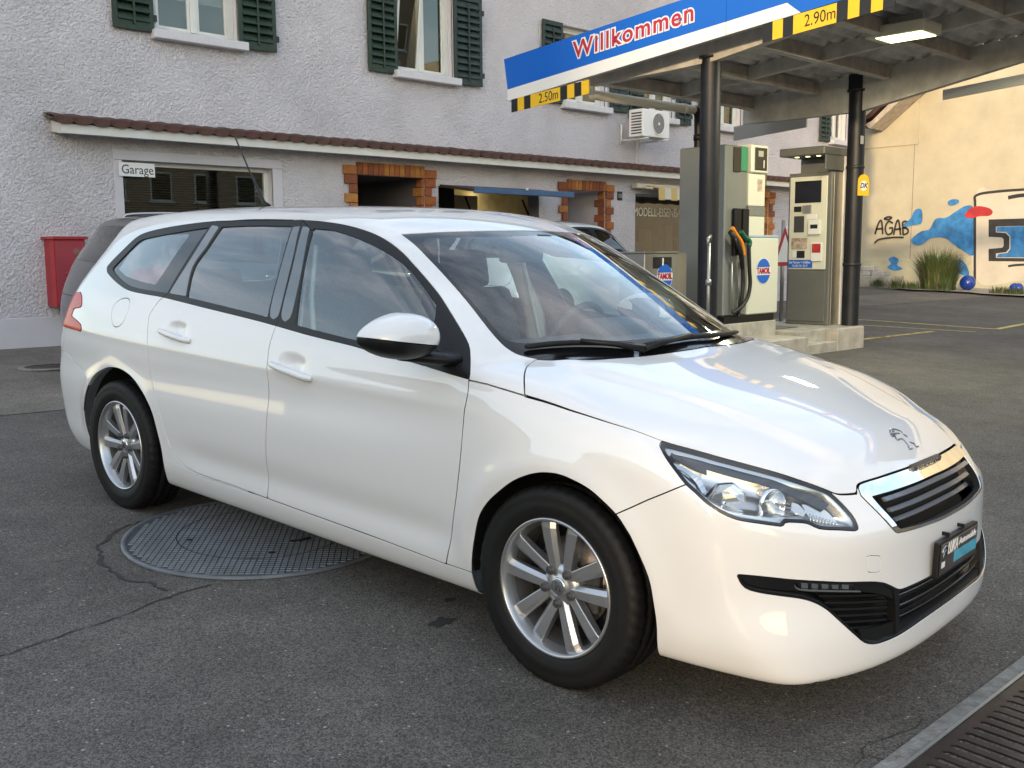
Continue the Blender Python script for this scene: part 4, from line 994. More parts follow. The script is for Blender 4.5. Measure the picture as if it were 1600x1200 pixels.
# yellow bay lines
def line(pts,w):
    pts=[np.array(p) for p in pts]
    for a,b in zip(pts[:-1],pts[1:]):
        d=(b-a)/np.linalg.norm(b-a); n=np.array([-d[1],d[0]])*w/2
        sheet('bay_line',[a-n,b-n,b+n,a+n],MT['road_yellow'],.004,GROUND)
line([g2(1170,499),g2(1350,500),g2(1555,514.5)],.10); line([g2(1557,514.5),g2(1600,506.5),g2(1680,491)],.10); line([g2(1170,508),g2(1350,508.5),g2(1525,519)],.07)
for k in range(7):
    a=g2(1358+k*15,529.5-k*1.7); sheet('bay_letter',[(a[0]-.22,a[1]-.04),(a[0]+.22,a[1]-.04),(a[0]+.22,a[1]+.05),(a[0]-.22,a[1]+.05)],MT['road_yellow'],.004,GROUND)
# ---------------- manhole
mh=empty('manhole_cover',(-.76,1.84,gz(-.76,1.84))); mh.rotation_euler=(math.atan(.0381),math.atan(.00457),0)
tag(mh,'round grey steel manhole cover with a square tread pattern partly under the white car','manhole cover')
bm=bmesh.new(); Rm=.585
rr=lathe(bm,[(Rm+.012,.002),(Rm+.012,.014),(Rm-.006,.014),(Rm-.010,.008)],'Z',96); bm_obj('rim',bm,MT['manhole_metal'],mh,smooth=False)
bm=bmesh.new(); bmesh.ops.create_circle(bm,cap_ends=True,segments=96,radius=Rm-.008); bmesh.ops.translate(bm,vec=(0,0,.008),verts=bm.verts); bm_obj('plate',bm,pbr('manhole_groove',(.05,.052,.055),.7,.1),mh)
bm=bmesh.new(); s_=.0262; Ri=.37; ca,sa=math.cos(math.radians(52.4)),math.sin(math.radians(52.4))
for i in range(-23,24):
    for j in range(-23,24):
        x,y=(i+.5)*s_,(j+.5)*s_; r=math.hypot(x,y)
        if r>Rm-.026: continue
        h=s_*.445; z0,z1=.008,.0118
        vs=[bm.verts.new(((x+a*h*k)*ca-(y+b*h*k)*sa,(x+a*h*k)*sa+(y+b*h*k)*ca,z)) for z,k in ((z0,1),(z1,.86)) for a,b in ((-1,-1),(1,-1),(1,1),(-1,1))]
        bm.faces.new(vs[4:]); [bm.faces.new((vs[q],vs[(q+1)%4],vs[4+(q+1)%4],vs[4+q])) for q in range(4)]
tag(bm_obj('tread_studs',bm,MT['manhole_metal'],mh),kind='stuff')
bm=bmesh.new(); lathe(bm,[(Ri+.0022,.0130),(Ri-.0022,.0130)],'Z',72); bm_obj('inner_joint',bm,MT['void'],mh)
bm=bmesh.new(); lathe(bm,[(.013,.0131),(.001,.0131)],'Z',12,center=(-.30,.10,0)); lathe(bm,[(.016,.0131),(.001,.0131)],'Z',12,center=(-.12,-.28,0)); bm_obj('key_hole',bm,MT['void'],mh)
tube_obj('lifting_slot',[(.02,-.20,.0125),(.06,-.215,.0125),(.11,-.215,.0125)],.008,MT['void'],mh,6)
sm=empty('drain_cover',(.353,7.655,gz(.353,7.655)+.004)); tag(sm,'small round iron cover in the pavement by the red box','manhole cover')
bm=bmesh.new(); lathe(bm,[(.26,.0),(.26,.012),(.20,.012)],'Z',40); bm_obj('ring',bm,MT['concrete_dark'],sm); bm=bmesh.new(); lathe(bm,[(.198,.008),(.001,.008)],'Z',40); bm_obj('lid',bm,MT['cast_iron'],sm)
# ---------------- drain channel
dr=empty('drain_channel',(0,0,0)); tag(dr,'cast iron slotted drain grating in a concrete edge across the forecourt','drain')
y0=-1.012; yb=-1.36
def gzs(x): return gz(x,y0)
for k,x0 in enumerate(np.arange(-3.0,6.0,1.5)): pass
bm=bmesh.new(); 
for (ya,yc,zz) in ((y0-.002,y0+.042,.004),(yb-.085,yb+.002,.004)):
    vs=[bm.verts.new((x,y,gz(x,y)+h)) for x in (-14,14) for y,h in ((ya,-.12),(ya,zz),(yc,zz),(yc,-.12))]
    for q in range(4): bm.faces.new((vs[q],vs[(q+1)%4],vs[4+(q+1)%4],vs[4+q]))
    bm.faces.new(vs[:4]); bm.faces.new(vs[4:])
bm_obj('concrete_edge',bm,MT['concrete_dark'],dr)
bm=bmesh.new()
for (ya,yc) in ((y0-.014,y0-.004),(yb+.004,yb+.014)):
    vs=[bm.verts.new((x,y,gz(x,y)+h)) for x in (-14,14) for y,h in ((ya,-.10),(ya,.0065),(yc,.0065),(yc,-.10))]
    for q in range(4): bm.faces.new((vs[q],vs[(q+1)%4],vs[4+(q+1)%4],vs[4+q]))
    bm.faces.new(vs[:4]); bm.faces.new(vs[4:])
bm_obj('steel_edge',bm,MT['galv'],dr)
mesh_obj('channel_bed',[(-14,y0-.014,gz(-14,y0)-.10),(14,y0-.014,gz(14,y0)-.10),(14,yb+.014,gz(14,yb)-.10),(-14,yb+.014,gz(-14,yb)-.10)],[(0,1,2,3)],MT['void'],dr)
def grate():
    """one casting 0.5 m long with slots cut right through"""
    L=.498; w0,w1=-.155,.155; n=10; pitch=L/n; sl=.0125; z1=.004; z0=-.022
    bm=bmesh.new(); xs=[-L/2]; 
    cells=[]
    slots=[-L/2+pitch*(i+.5) for i in range(n)]
    ya,ybb=-.128,.128
    def slab(x0,x1,yy0,yy1): box(bm,x0,x1,yy0,yy1,z0,z1,0)
    slab(-L/2,L/2,w0,ya); slab(-L/2,L/2,ybb,w1)
    prev=-L/2
    for c in slots:
        slab(prev,c-sl,ya,ybb); prev=c+sl
    slab(prev,L/2,ya,ybb)
    # rounded slot ends: little corner wedges
    for c in slots:
        for yy,s in ((ya,1),(ybb,-1)):
            for q in (-1,1):
                prism(bm,[(c+q*sl,yy),(c+q*sl,yy+s*sl),(c+q*sl*.3,yy+s*sl*.3),(c,yy)] if q*s>0 else [(c+q*sl,yy),(c,yy),(c+q*sl*.3,yy+s*sl*.3),(c+q*sl,yy+s*sl)],z0,z1-.0004,'Z')
    bmesh.ops.remove_doubles(bm,verts=bm.verts,dist=1e-6)
    return bm
g0=None
for k in range(-4,9):
    x=-.31+.02+k*.5; yc=(y0-.016+yb+.016)/2
    if g0 is None: g0=bm_obj('grating',grate(),MT['cast_iron'],dr); o=g0
    else: o=g0.copy(); COL.objects.link(o); o.parent=dr
    o.location=(x,yc,gz(x,yc)+.002); o.rotation_euler=(math.atan(.0381),0,0)
# ================================================================== house
HY=9.3
house=empty('house',(9,HY,.35)); tag(house,'long lilac rough-plastered house with green shutters above shop fronts','house')
def hl(o): o.matrix_parent_inverse=Matrix.Translation((-9,-HY,-.35)); return o
def HP(px,py,Y=HY): p=wallY(px,py,Y); return p[0],p[2]
openings=[]  # x0,x1,z0,z1
w1=(HP(244,47)[0],HP(372.6,72)[0]); W1=[w1[0],w1[1],3.885,5.12]
W2=[HP(619,111)[0],HP(707.5,130)[0],3.835,5.07]
W3=[9.14,10.16,3.73,4.93]; W4=[11.15,12.0,3.70,4.9]; W5=[13.2,14.2,3.7,4.9]; W6=[17.65,18.35,3.74,4.9]
GAR=[HP(190,250)[0],HP(425,265)[0],1.05,2.405]
D1=[HP(556.5,300)[0],HP(664,300)[0]-.02,.2,2.392]; GD=[HP(685,300)[0],HP(842,310)[0],.2,2.30]
D2=[HP(885,330)[0],HP(945,330)[0],.2,2.345]; SH=[10.98,13.7,.9,2.35]; D3=[14.35,15.25,.2,2.40]; S2=[16.3,18.3,.8,2.3]
OP=[W1,W2,W3,W4,W5,W6,GAR,D1,GD,D2,SH,D3,S2]
x0,x1,z0,z1=-1.3,18.75,-.4,7.6
xs=sorted({x0,x1,*[v for o in OP for v in o[:2]]}); zs=sorted({z0,z1,*[v for o in OP for v in o[2:]]})
def inop(x,z): return any(o[0]<x<o[1] and o[2]<z<o[3] for o in OP)
bm=bmesh.new(); vc={}
def vv(x,y,z):
    k=(round(x,5),round(y,5),round(z,5))
    if k not in vc: vc[k]=bm.verts.new(k)
    return vc[k]
for a,b in zip(xs[:-1],xs[1:]):
    for c,d in zip(zs[:-1],zs[1:]):
        if not inop((a+b)/2,(c+d)/2): bm.faces.new((vv(a,HY,c),vv(b,HY,c),vv(b,HY,d),vv(a,HY,d)))
bm.faces.new((vv(x1,HY,z0),vv(x1,HY+9,z0),vv(x1,HY+9,z1),vv(x1,HY,z1))); bm.faces.new((vv(x0,HY,z0),vv(x0,HY,z1),vv(x0,HY+9,z1),vv(x0,HY+9,z0)))
bm.faces.new((vv(x0,HY,z1),vv(x1,HY,z1),vv(x1,HY+9,z1),vv(x0,HY+9,z1)))
hl(bm_obj('wall',bm,MT['plaster'],house,recalc=False))
bm=bmesh.new(); prism(bm,[(HY-.7,7.45),(HY+4.5,10.4),(HY+9.7,7.45),(HY+9.7,7.65),(HY+4.5,10.62),(HY-.7,7.65)],x0-.5,x1+.5,'X'); hl(bm_obj('roof',bm,MT['tile'],house))
def reveal(o,dep,mat,back=None,name='reveal'):
    bm=bmesh.new(); a,b,c,d=o; y=HY-.0; Y=HY+dep
    for q in (((a,y,c),(a,Y,c),(a,Y,d),(a,y,d)),((b,y,c),(b,y,d),(b,Y,d),(b,Y,c)),((a,y,d),(a,Y,d),(b,Y,d),(b,y,d)),((a,y,c),(b,y,c),(b,Y,c),(a,Y,c))): bm.faces.new([bm.verts.new(v) for v in q])
    r=hl(bm_obj(name,bm,mat,house,recalc=False))
    if back: hl(mesh_obj('back_wall',[(a,Y,c),(b,Y,c),(b,Y,d),(a,Y,d)],[(0,1,2,3)],back,house))
    return r
def hbox(name,a,b,y0_,y1_,c,d,mat,bev=.004,par=None):
    o=box_obj(name,a,b,y0_,y1_,c,d,mat,par or house,bev)
    if par is None: hl(o)
    else: o.matrix_parent_inverse=par_inv(par)
    return o
def par_inv(p):
    m=Matrix.Identity(4)
    q=p
    while q is not None:
        m=(q.matrix_parent_inverse@Matrix.Translation(q.location) if q.parent else Matrix.Translation(q.location))@m if False else m; q=q.parent
    return m
# plinth
hbox('plinth',-1.32,1.72,HY-.02,HY+.05,-.4,.675,MT['plaster_smooth'],.004)
hbox('plinth',3.9,4.80,HY-.02,HY+.05,-.4,.675,MT['plaster_smooth'],.004)
def window(o,tilt=False,blind=None):
    a,b,c,d=o; reveal(o,.16,MT['plaster_smooth'])
    f=hl(empty('window',(0,0,0),house)); y=HY+.10
    fr=.05; mid=(a+b)/2
    def fb(nm,xa,xb,za,zb,ya=0.,mat=MT['frame_white']): return box_obj(nm,xa,xb,y+ya,y+ya+.05,za,zb,mat,f,.004)
    fb('frame',a,b,c,c+fr); fb('frame',a,b,d-fr,d); fb('frame',a,a+fr,c+fr+.001,d-fr-.001); fb('frame',b-fr-.03,b,c+fr+.001,d-fr-.001)
    fb('mullion',mid-.045,mid+.035,c+fr+.001,d-fr-.001,-.012)
    for (xa,xb,ti) in ((a+fr+.001,mid-.046,tilt),(mid+.036,b-fr-.031,False)):
        s=.035
        bm=bmesh.new(); za,zb=c+fr+.002,d-fr-.002
        for q in ((xa,xb,za,za+s),(xa,xb,zb-s,zb),(xa,xa+s,za+s,zb-s),(xb-s,xb,za+s,zb-s)): box(bm,q[0],q[1],y+.005,y+.04,q[2],q[3],.002)
        pbm=bmesh.new(); box(pbm,xa+s,xb-s,y+.02,y+.026,za+s,zb-s)
        if ti:
            for B in (bm,pbm): bmesh.ops.rotate(B,cent=(0,y+.02,za),matrix=Matrix.Rotation(math.radians(7),3,'X'),verts=B.verts)
        bm_obj('sash',bm,MT['frame_white'],f); bm_obj('pane',pbm,MT['pane'],f)
    hl(mesh_obj('room',[(a,y+.9,c),(b,y+.9,c),(b,y+.9,d),(a,y+.9,d),(a,y+.06,c),(b,y+.06,c),(b,y+.06,d),(a,y+.06,d)],[(0,1,2,3),(4,0,3,7),(1,5,6,2),(3,2,6,7),(4,5,1,0)],MT['dark_brown'],house))
    if blind:
        hl(box_obj('blind',a+.06,b-.09,y+.08,y+.085,c+blind,d-.06,pbr('roller_blind',(.30,.24,.20),.7),house,0))
    # lintel and jamb band, sill
    hbox('jamb_band',b,b+.075,HY-.012,HY+.02,c,d+.08,MT['plaster_smooth'],.003)
    hbox('sill',a-.075,b+.075,HY-.13,HY+.08,c-.105,c-.005,MT['sill'],.008)
    return f
window(W1,False,.42); window(W2,True); window(W3); window(W4); window(W5); window(W6,False,.1)
def shutter_proto(w,h,mat,n):
    r=bpy.data.objects.new('shutter',None); COL.objects.link(r)
    s=.055
    for nm,q in (('stile',(0,s,0,h)),('stile',(w-s,w,0,h)),('rail',(s+.001,w-s-.001,0,.10)),('rail',(s+.001,w-s-.001,h-.07,h))): box_obj(nm,q[0],q[1],-.02,.015,q[2],q[3],mat,r,.003)
    p=(h-.17)/n; s0=None
    for i in range(n):
        if s0 is None:
            bm=bmesh.new(); box(bm,s-.002,w-s+.002,-.008,.008,-p*.62,p*.62,.001); bmesh.ops.rotate(bm,matrix=Matrix.Rotation(math.radians(-32),3,'X'),verts=bm.verts); s0=bm_obj('slat',bm,mat,r); o=s0
        else: o=s0.copy(); COL.objects.link(o); o.parent=r
        o.location=(0,0,.10+p*(i+.5))
    box_obj('tilt_bar',w/2-.012,w/2+.012,-.040,-.022,.06,h-.1,mat,r,.002)
    for z in (.16,h-.2): box_obj('hinge',w-.01,w+.035,-.025,.01,z-.035,z+.035,MT['black'],r,.003)
    return r
def place_shutter(src,x,z,rz,lab=None,flip=False,first=[True]):
    o=src; o.parent=house; hl(o)
    o.location=(x,HY-.045,z); o.rotation_euler=(0,0,rz)
    return o
for (xa,xb,zb,h,mat,rz,ny) in ((HP(174,41)[0],HP(238.5,46)[0],3.845,1.26,'shutter',0.03,11),(HP(371,75)[0],HP(428,82)[0],3.82,1.26,'shutter',-.03,11),
    (HP(573,110)[0],HP(619,113)[0],3.775,1.28,'shutter',.03,11),(HP(707,130)[0],HP(749,134)[0],3.765,1.25,'shutter2',-.03,11),
    (8.62,9.09,3.69,1.25,'shutter2',.03,11),(10.24,10.7,3.69,1.25,'shutter2',0,11),(10.75,11.12,3.62,1.25,'shutter2',0,11),(12.08,12.5,3.62,1.25,'shutter2',0,11),(12.75,13.17,3.62,1.25,'shutter2',0,11),(14.25,14.65,3.65,1.25,'shutter2',0,11),(17.12,17.55,3.68,1.25,'shutter2',0,11),(18.40,18.78,3.68,1.25,'shutter2',0,11)):
    place_shutter(shutter_proto(xb-xa,h,MT[mat],ny),xa,zb,rz)
# tiled canopy strip
EX0,EX1=1.12,18.6; EYf=9.02
bm=bmesh.new(); prism(bm,[(EYf,2.625),(EYf+.035,2.62),(HY,2.66),(HY,2.78),(EYf+.01,2.725),(EYf,2.725)],EX0,EX1,'X'); eave=hl(bm_obj('eave_board',bm,MT['frame_white'],house))
tp=.2005; nt=int((EX1-EX0+.05)/tp)
def tile_bm():
    bm=bmesh.new(); A=[];n=12
    for (yy,zz,th) in ((-.040,.040,1.),(-.030,.050,1.),(HY-EYf,.11,.6)):
        u=[i/n-.5 for i in range(n+1)]
        A.append([bm.verts.new((tp*q*1.03,yy-.006*math.cos(math.pi*q),zz+.010*math.cos(math.pi*q))) for q in u])
        A.append([bm.verts.new((tp*q*1.03,yy-.006*math.cos(math.pi*q),zz-.030-.036*th*math.sqrt(max(0,1-(2*q)**2*.98)))) for q in u])
    for i in range(n):
        bm.faces.new((A[0][i],A[0][i+1],A[2][i+1],A[2][i])); bm.faces.new((A[2][i],A[2][i+1],A[4][i+1],A[4][i])); bm.faces.new((A[1][i],A[0][i],A[0][i+1],A[1][i+1])); bm.faces.new((A[1][i+1],A[1][i],A[3][i],A[3][i+1])); bm.faces.new((A[3][i+1],A[3][i],A[5][i],A[5][i+1]))
    for e in (0,n): bm.faces.new((A[0][e],A[1][e],A[3][e],A[2][e]))
    return bm
t0=None
for k in range(nt):
    if t0 is None: t0=bm_obj('roof_tile',tile_bm(),MT['tile'],house,smooth=False); o=t0
    else: o=t0.copy(); COL.objects.link(o); o.parent=house
    hl(o); o.location=(EX0+.02+tp*k,EYf+rng.uniform(-.006,.006),2.742+rng.uniform(-.003,.003)); o.rotation_euler=(0,rng.uniform(-.03,.03),rng.uniform(-.015,.015))
# brick surrounds: every brick its own piece
def brick_mesh(w,h,dp):
    bm=bmesh.new(); box(bm,-w/2,w/2,-dp,0,-h/2,h/2,.004); return bm
def put_brick(x,y,z,w,h,dp=.035,side=None):
    o=bm_obj('brick',brick_mesh(w-.008,h-.008,dp) if side is None else brick_side(w-.008,h-.008,side),BRK[int(rng.integers(0,5))],house); hl(o); o.location=(x,y,z); return o
def brick_side(w,h,s):
    bm=bmesh.new(); box(bm,0 if s>0 else -.03,.03 if s>0 else 0,-w/2,w/2,-h/2,h/2,.003); return bm
def surround(o,zb=.3,left=True,right=True,inner=True):
    a,b,c,d=o; ch=.125; n=int((d-zb)/ch)
    hl(box_obj('mortar_bed',a-.19,a,HY-.022,HY-.002,zb,d+.14,MT['mortar'],house,0)) if False else None
    for i in range(n):
        z=d-ch*(i+.5)
        wl=.20 if i%2==0 else .125
        if left: put_brick(a-wl/2,HY-.002,z,wl,ch)
        if right: put_brick(b+wl/2,HY-.002,z,wl,ch)
        if inner:
            dp=.14 if i%2==0 else .22
            put_brick(b-.002,HY+dp/2,z,dp,ch,side=-1); put_brick(a+.002,HY+dp/2,z,dp,ch,side=1)
    nl=int((b-a)/.085); p=(b-a)/nl
    for i in range(nl): put_brick(a+p*(i+.5),HY-.002,d+.085,p,.17)
    for i in (0,):
        put_brick(a-.11,HY-.002,d+.0625,.22,ch); put_brick(b+.11,HY-.002,d+.0625,.22,ch)
surround(D1); surround(D2); surround(D3)
# doorway 1: recessed dark porch with a glazed door at the back
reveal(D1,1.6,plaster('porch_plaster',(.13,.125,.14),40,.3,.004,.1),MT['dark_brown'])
dd=hl(empty('house_door',(0,0,0),house)); a,b=D1[0]+.38,D1[1]-.22
for q in ((a,a+.05,.3,2.2),(b-.05,b,.3,2.2),(a+.051,b-.051,2.14,2.2)): box_obj('door_frame',q[0],q[1],HY+1.5,HY+1.56,q[2],q[3],MT['steel'],dd)
box_obj('door_leaf',a+.052,b-.052,HY+1.52,HY+1.55,.3,2.138,MT['black_gloss'],dd)
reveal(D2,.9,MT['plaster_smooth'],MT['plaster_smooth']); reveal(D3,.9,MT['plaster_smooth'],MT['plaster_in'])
# garage bay with lifted door
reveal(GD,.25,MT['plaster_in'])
ga_,gb_=GD[0]-.02,9.17
hl(mesh_obj('workshop_room',[(ga_,HY+3.4,.2),(gb_,HY+3.4,.2),(gb_,HY+3.4,2.9),(ga_,HY+3.4,2.9),(ga_,HY+.25,.2),(gb_,HY+.25,.2),(gb_,HY+.25,2.9),(ga_,HY+.25,2.9)],[(0,1,2,3),(4,0,3,7),(1,5,6,2),(3,2,6,7),(4,5,1,0)],pbr('garage_back',(.42,.37,.27),.8,noise=.3,nscale=3),house))
gd=hl(empty('garage_door',(0,0,0),house))
bm=bmesh.new(); pa=HP(745,287.5,HY-.75); 
box(bm,GD[0]+.03,GD[1]+.0,HY-.72,HY+1.5,2.185,2.225,.004); bmesh.ops.rotate(bm,cent=(0,HY+1.5,2.2),matrix=Matrix.Rotation(0,3,'X'),verts=bm.verts)
for v in bm.verts: v.co.z+=.30*max(0,(v.co.y-(HY-.72)))/2.2
bm_obj('door_panel',bm,MT['dark_brown'],gd)
box_obj('door_edge',GD[0]+.03,GD[1]+.0,HY-.77,HY-.721,2.165,2.245,MT['garage_blue'],gd,.006)
box_obj('door_knob',(GD[0]+GD[1])/2-.02,(GD[0]+GD[1])/2+.02,HY-.79,HY-.771,2.235,2.27,MT['white'],gd)
for x in (GD[0]+.75,GD[1]-.1): tube_obj('door_arm',[(x,HY-.05,1.6),(x+.12,HY+.4,2.18)],.018,MT['black'],gd,6)
gi_=hl(empty('workshop_furniture',(0,0,0),house))
box_obj('strip_lamp',8.15,9.1,HY+2.2,HY+2.4,2.24,2.30,MT['room_lamp'],gi_); box_obj('work_lamp',7.0,8.0,HY+2.6,HY+2.7,2.62,2.66,MT['room_lamp'],gi_)
box_obj('cabinet',GD[0]+.05,GD[0]+.18,HY+1.9,HY+2.6,.3,2.30,pbr('cab_y',(.5,.35,.08),.6),gi_); box_obj('work_wall',GD[0]+.2,GD[0]+.8,HY+2.9,HY+3.0,.3,2.28,pbr('bench_green',(.20,.22,.14),.7,noise=.6,nscale=9),gi_)
box_obj('curtain',GD[0]+.85,GD[0]+1.0,HY+1.4,HY+2.6,.3,2.6,MT['black'],gi_); box_obj('curtain',GD[0]+1.15,GD[0]+1.42,HY+1.3,HY+1.4,.3,2.6,MT['black'],gi_)
box_obj('cream_board',GD[0]+1.45,GD[0]+2.2,HY+1.6,HY+1.66,.3,2.30,pbr('board_c',(.48,.42,.30),.7),gi_)
# garage office window with blinds
reveal(GAR,.18,MT['plaster_smooth'])
hbox('surround_band',GAR[0]-.10,GAR[1]+.14,HY-.014,HY+.02,GAR[3],GAR[3]+.11,MT['plaster_smooth']); hbox('surround_band',GAR[1],GAR[1]+.14,HY-.014,HY+.02,GAR[2],GAR[3]-.002,MT['plaster_smooth']); hbox('surround_band',GAR[0]-.10,GAR[0],HY-.014,HY+.02,GAR[2],GAR[3]-.002,MT['plaster_smooth'])
gw=hl(empty('office_window',(0,0,0),house)); a,b,c,d=GAR
for q in ((a,b,d-.05,d),(b-.06,b,c,d-.051),(a,a+.02,c,d-.051),(a+.021,b-.061,c,c+.05)): box_obj('frame',q[0],q[1],HY+.10,HY+.15,q[2],q[3],MT['frame_white'],gw)
box_obj('pane',a+.02,b-.06,HY+.120,HY+.126,c+.05,d-.05,MT['pane'],gw,0)
bl=None; nb=44
for i in range(nb):
    if bl is None:
        bm=bmesh.new(); box(bm,a+.03,b-.07,-.011,.011,-.0012,.0012); bmesh.ops.rotate(bm,matrix=Matrix.Rotation(.6,3,'X'),verts=bm.verts); bl=bm_obj('blind_slat',bm,MT['blind'],gw); o=bl
    else: o=bl.copy(); COL.objects.link(o); o.parent=gw
    o.location=(0,HY+.17,d-.07-i*.029)
hl(mesh_obj('office_room',[(a,HY+2,c),(b,HY+2,c),(b,HY+2,d),(a,HY+2,d),(a,HY+.2,c),(b,HY+.2,c),(b,HY+.2,d),(a,HY+.2,d)],[(0,1,2,3),(4,0,3,7),(1,5,6,2),(3,2,6,7),(4,5,1,0)],MT['dark_brown'],house))
gs=empty('garage_sign',(2.03,HY-.03,2.30)); tag(gs,'white rectangular sign reading Garage in the corner of the office window','sign')
box_obj('board',-.215,.205,-.006,.006,-.078,.078,MT['white_sign'],gs,.002); text_obj('sign_text','Garage',.145,MT['black'],gs,(0,-.0068,-.004),(1,0,0),(0,0,1),.0005,width=.37)
# shop front
reveal(SH,.12,MT['plaster_smooth'])
sw=hl(empty('shop_window',(0,0,0),house)); a,b,c,d=SH
box_obj('pane',a,b,HY+.06,HY+.066,c,d,glass_mat('shop_glass',(.6,.6,.6),1.45,0,0),sw,0)
hl(mesh_obj('shop_display',[(a,HY+.6,c),(b,HY+.6,c),(b,HY+.6,d),(a,HY+.6,d)],[(0,1,2,3)],pbr('display',(.12,.10,.09),.7,noise=.8,nscale=2.5),house))  # dark mottle stands in for reflections in the pane
for k,(xx,w_,h_,cc) in enumerate(((11.05,.16,.30,(.25,.05,.04)),(11.3,.22,.18,(.05,.12,.25)),(11.62,.14,.42,(.35,.30,.22)),(11.85,.25,.22,(.06,.16,.08)),(12.2,.2,.5,(.3,.28,.25)),(12.5,.3,.25,(.3,.12,.05)))):
    box_obj('display_item',xx,xx+w_,HY+.25,HY+.45,1.32,1.32+h_,pbr('display_%d'%k,cc,.5),sw,.01)  # invented boxes standing in for the dark shapes reflected in the pane
box_obj('display_shelf',a+.02,b-.02,HY+.2,HY+.59,1.28,1.315,MT['frame_white'],sw,.004)
text_obj('shop_text','MODELL-EISENBAHN',.22,pbr('shop_letter',(.80,.78,.68),.6),sw,(10.99,HY+.054,2.03),(1,0,0),(0,0,1),.0008,align='LEFT',width=1.62)
aw=empty('awning',(12.2,HY,2.45)); tag(aw,'cream and yellow striped shop awning with a scalloped valance','awning')
MT['awn_c']=pbr('awn_cream',(.60,.56,.46),.8); MT['awn_y']=pbr('awn_yellow',(.58,.42,.16),.8)
box_obj('cassette',-1.36,1.5,-.16,-.02,-.02,.06,MT['awn_c'],aw,.01)
for k in range(15):
    xa=-1.12+k*.175
    bm=bmesh.new(); prism(bm,[(-.16,.04),(-.44,-.02),(-.445,-.23+.015*(k%2)),(-.44,-.23+.015*(k%2)),(-.43,-.03),(-.16,.025)],xa,xa+.173,'X'); bm_obj('awning_strip',bm,MT['awn_y'] if k%2==0 else MT['awn_c'],aw)
text_obj('awning_text','PLAUS',.17,MT['black'],aw,(-.52,-.447,-.13),(1,0,0),(0,0,1),.0006,align='LEFT',width=.68)
for xx in (-1.18,): tube_obj('awning_arm',[(xx,-.12,.0),(xx-.02,-.36,-.03)],.02,MT['awn_c'],aw,8)
reveal(S2,.12,MT['plaster_smooth'],MT['void'])
hn=empty('house_number',(10.55,HY,2.29)); tag(hn,'small dark house number plate beside the brick doorway','number plate'); box_obj('board',-.065,.065,-.012,-.002,-.075,.075,MT['black'],hn,.003); text_obj('digits','13',.09,MT['white'],hn,(0,-.0128,0),(1,0,0),(0,0,1),.0005)
# dark weather stain under window 2 is in the plaster; wall cable of the air conditioner
# ---------------- air conditioner
ac=empty('air_conditioner',(10.80,8.86,3.19)); ac.scale=(.86,.95,.90); tag(ac,'white air conditioner outdoor unit on a wall bracket','air conditioner')
box_obj('housing',-.42,.42,-.16,.16,.06,.56,MT['white'],ac,.02,2)
bm=bmesh.new(); lathe(bm,[(.21,-.166),(.205,-.178),(.19,-.176),(.185,-.166)],'Y',36,center=(.06,0,.31)); bm_obj('fan_ring',bm,MT['white'],ac,smooth=True)
bm=bmesh.new(); lathe(bm,[(.184,-.163),(.001,-.163)],'Y',36,center=(.06,0,.31)); bm_obj('fan_well',bm,MT['dark_grey'],ac)
for k in range(9):
    bm=bmesh.new(); lathe(bm,[(.02+.019*k,-.172),(.024+.019*k,-.172)],'Y',32,center=(.06,0,.31)); bm_obj('guard_wire',bm,MT['white'],ac)
bm=bmesh.new(); lathe(bm,[(.03,-.178),(.001,-.180)],'Y',20,center=(.06,0,.31)); bm_obj('fan_cap',bm,MT['white'],ac)
for k in range(8): box_obj('side_slot',-.424,-.418,-.13,.10,.11+.052*k,.135+.052*k,MT['dark_grey'],ac,0)
for xx in (-.3,.3):
    tube_obj('bracket',[(xx,.42,.03),(xx,-.2,.03)],.018,MT['white'],ac,6); tube_obj('bracket',[(xx,.42,.33),(xx,.42,-.02)],.016,MT['white'],ac,6)
tube_obj('cable',[(.2,.43,.2),(.22,.432,-.1),(.18,.432,-.3),(.16,.43,-.42)],.009,MT['pvc'],ac,6)
# ---------------- red box
rb_=empty('red_wall_box',(1.13,HY,.79)); tag(rb_,'red metal wall cabinet with a keyhole cut-out beside the parked grey car','wall box')
bm=bmesh.new(); prism(bm,[(-.17,0),(.20,0),(.20,-.17),(.19,-.20),(-.14,-.20),(-.17,-.17)],0,.72,'Z'); bm_obj('cabinet',bm,MT['red_box'],rb_)
bm=bmesh.new(); prism(bm,[(-.20,.0),(.23,.0),(.23,-.20),(.21,-.225),(-.15,-.225),(-.20,-.19)],.721,.75,'Z'); bm_obj('lid',bm,MT['red_box'],rb_)
box_obj('door',-.128,.178,-.207,-.2005,.02,.70,pbr('red_box_door',(.33,.045,.06),.4,noise=.1,nscale=3),rb_,.003)
bm=bmesh.new(); lathe(bm,[(.034,-.2078),(.001,-.2078)],'Y',24,center=(.095,0,.59)); box(bm,.088,.102,-.2078,-.2072,.44,.57); bm_obj('keyhole_plate',bm,pbr('kh',(.24,.12,.09),.6),rb_)
bm=bmesh.new(); lathe(bm,[(.016,-.2075),(.016,-.216),(.001,-.217)],'Y',12,center=(-.02,0,.35)); bm_obj('lock',bm,MT['red_box'],rb_)
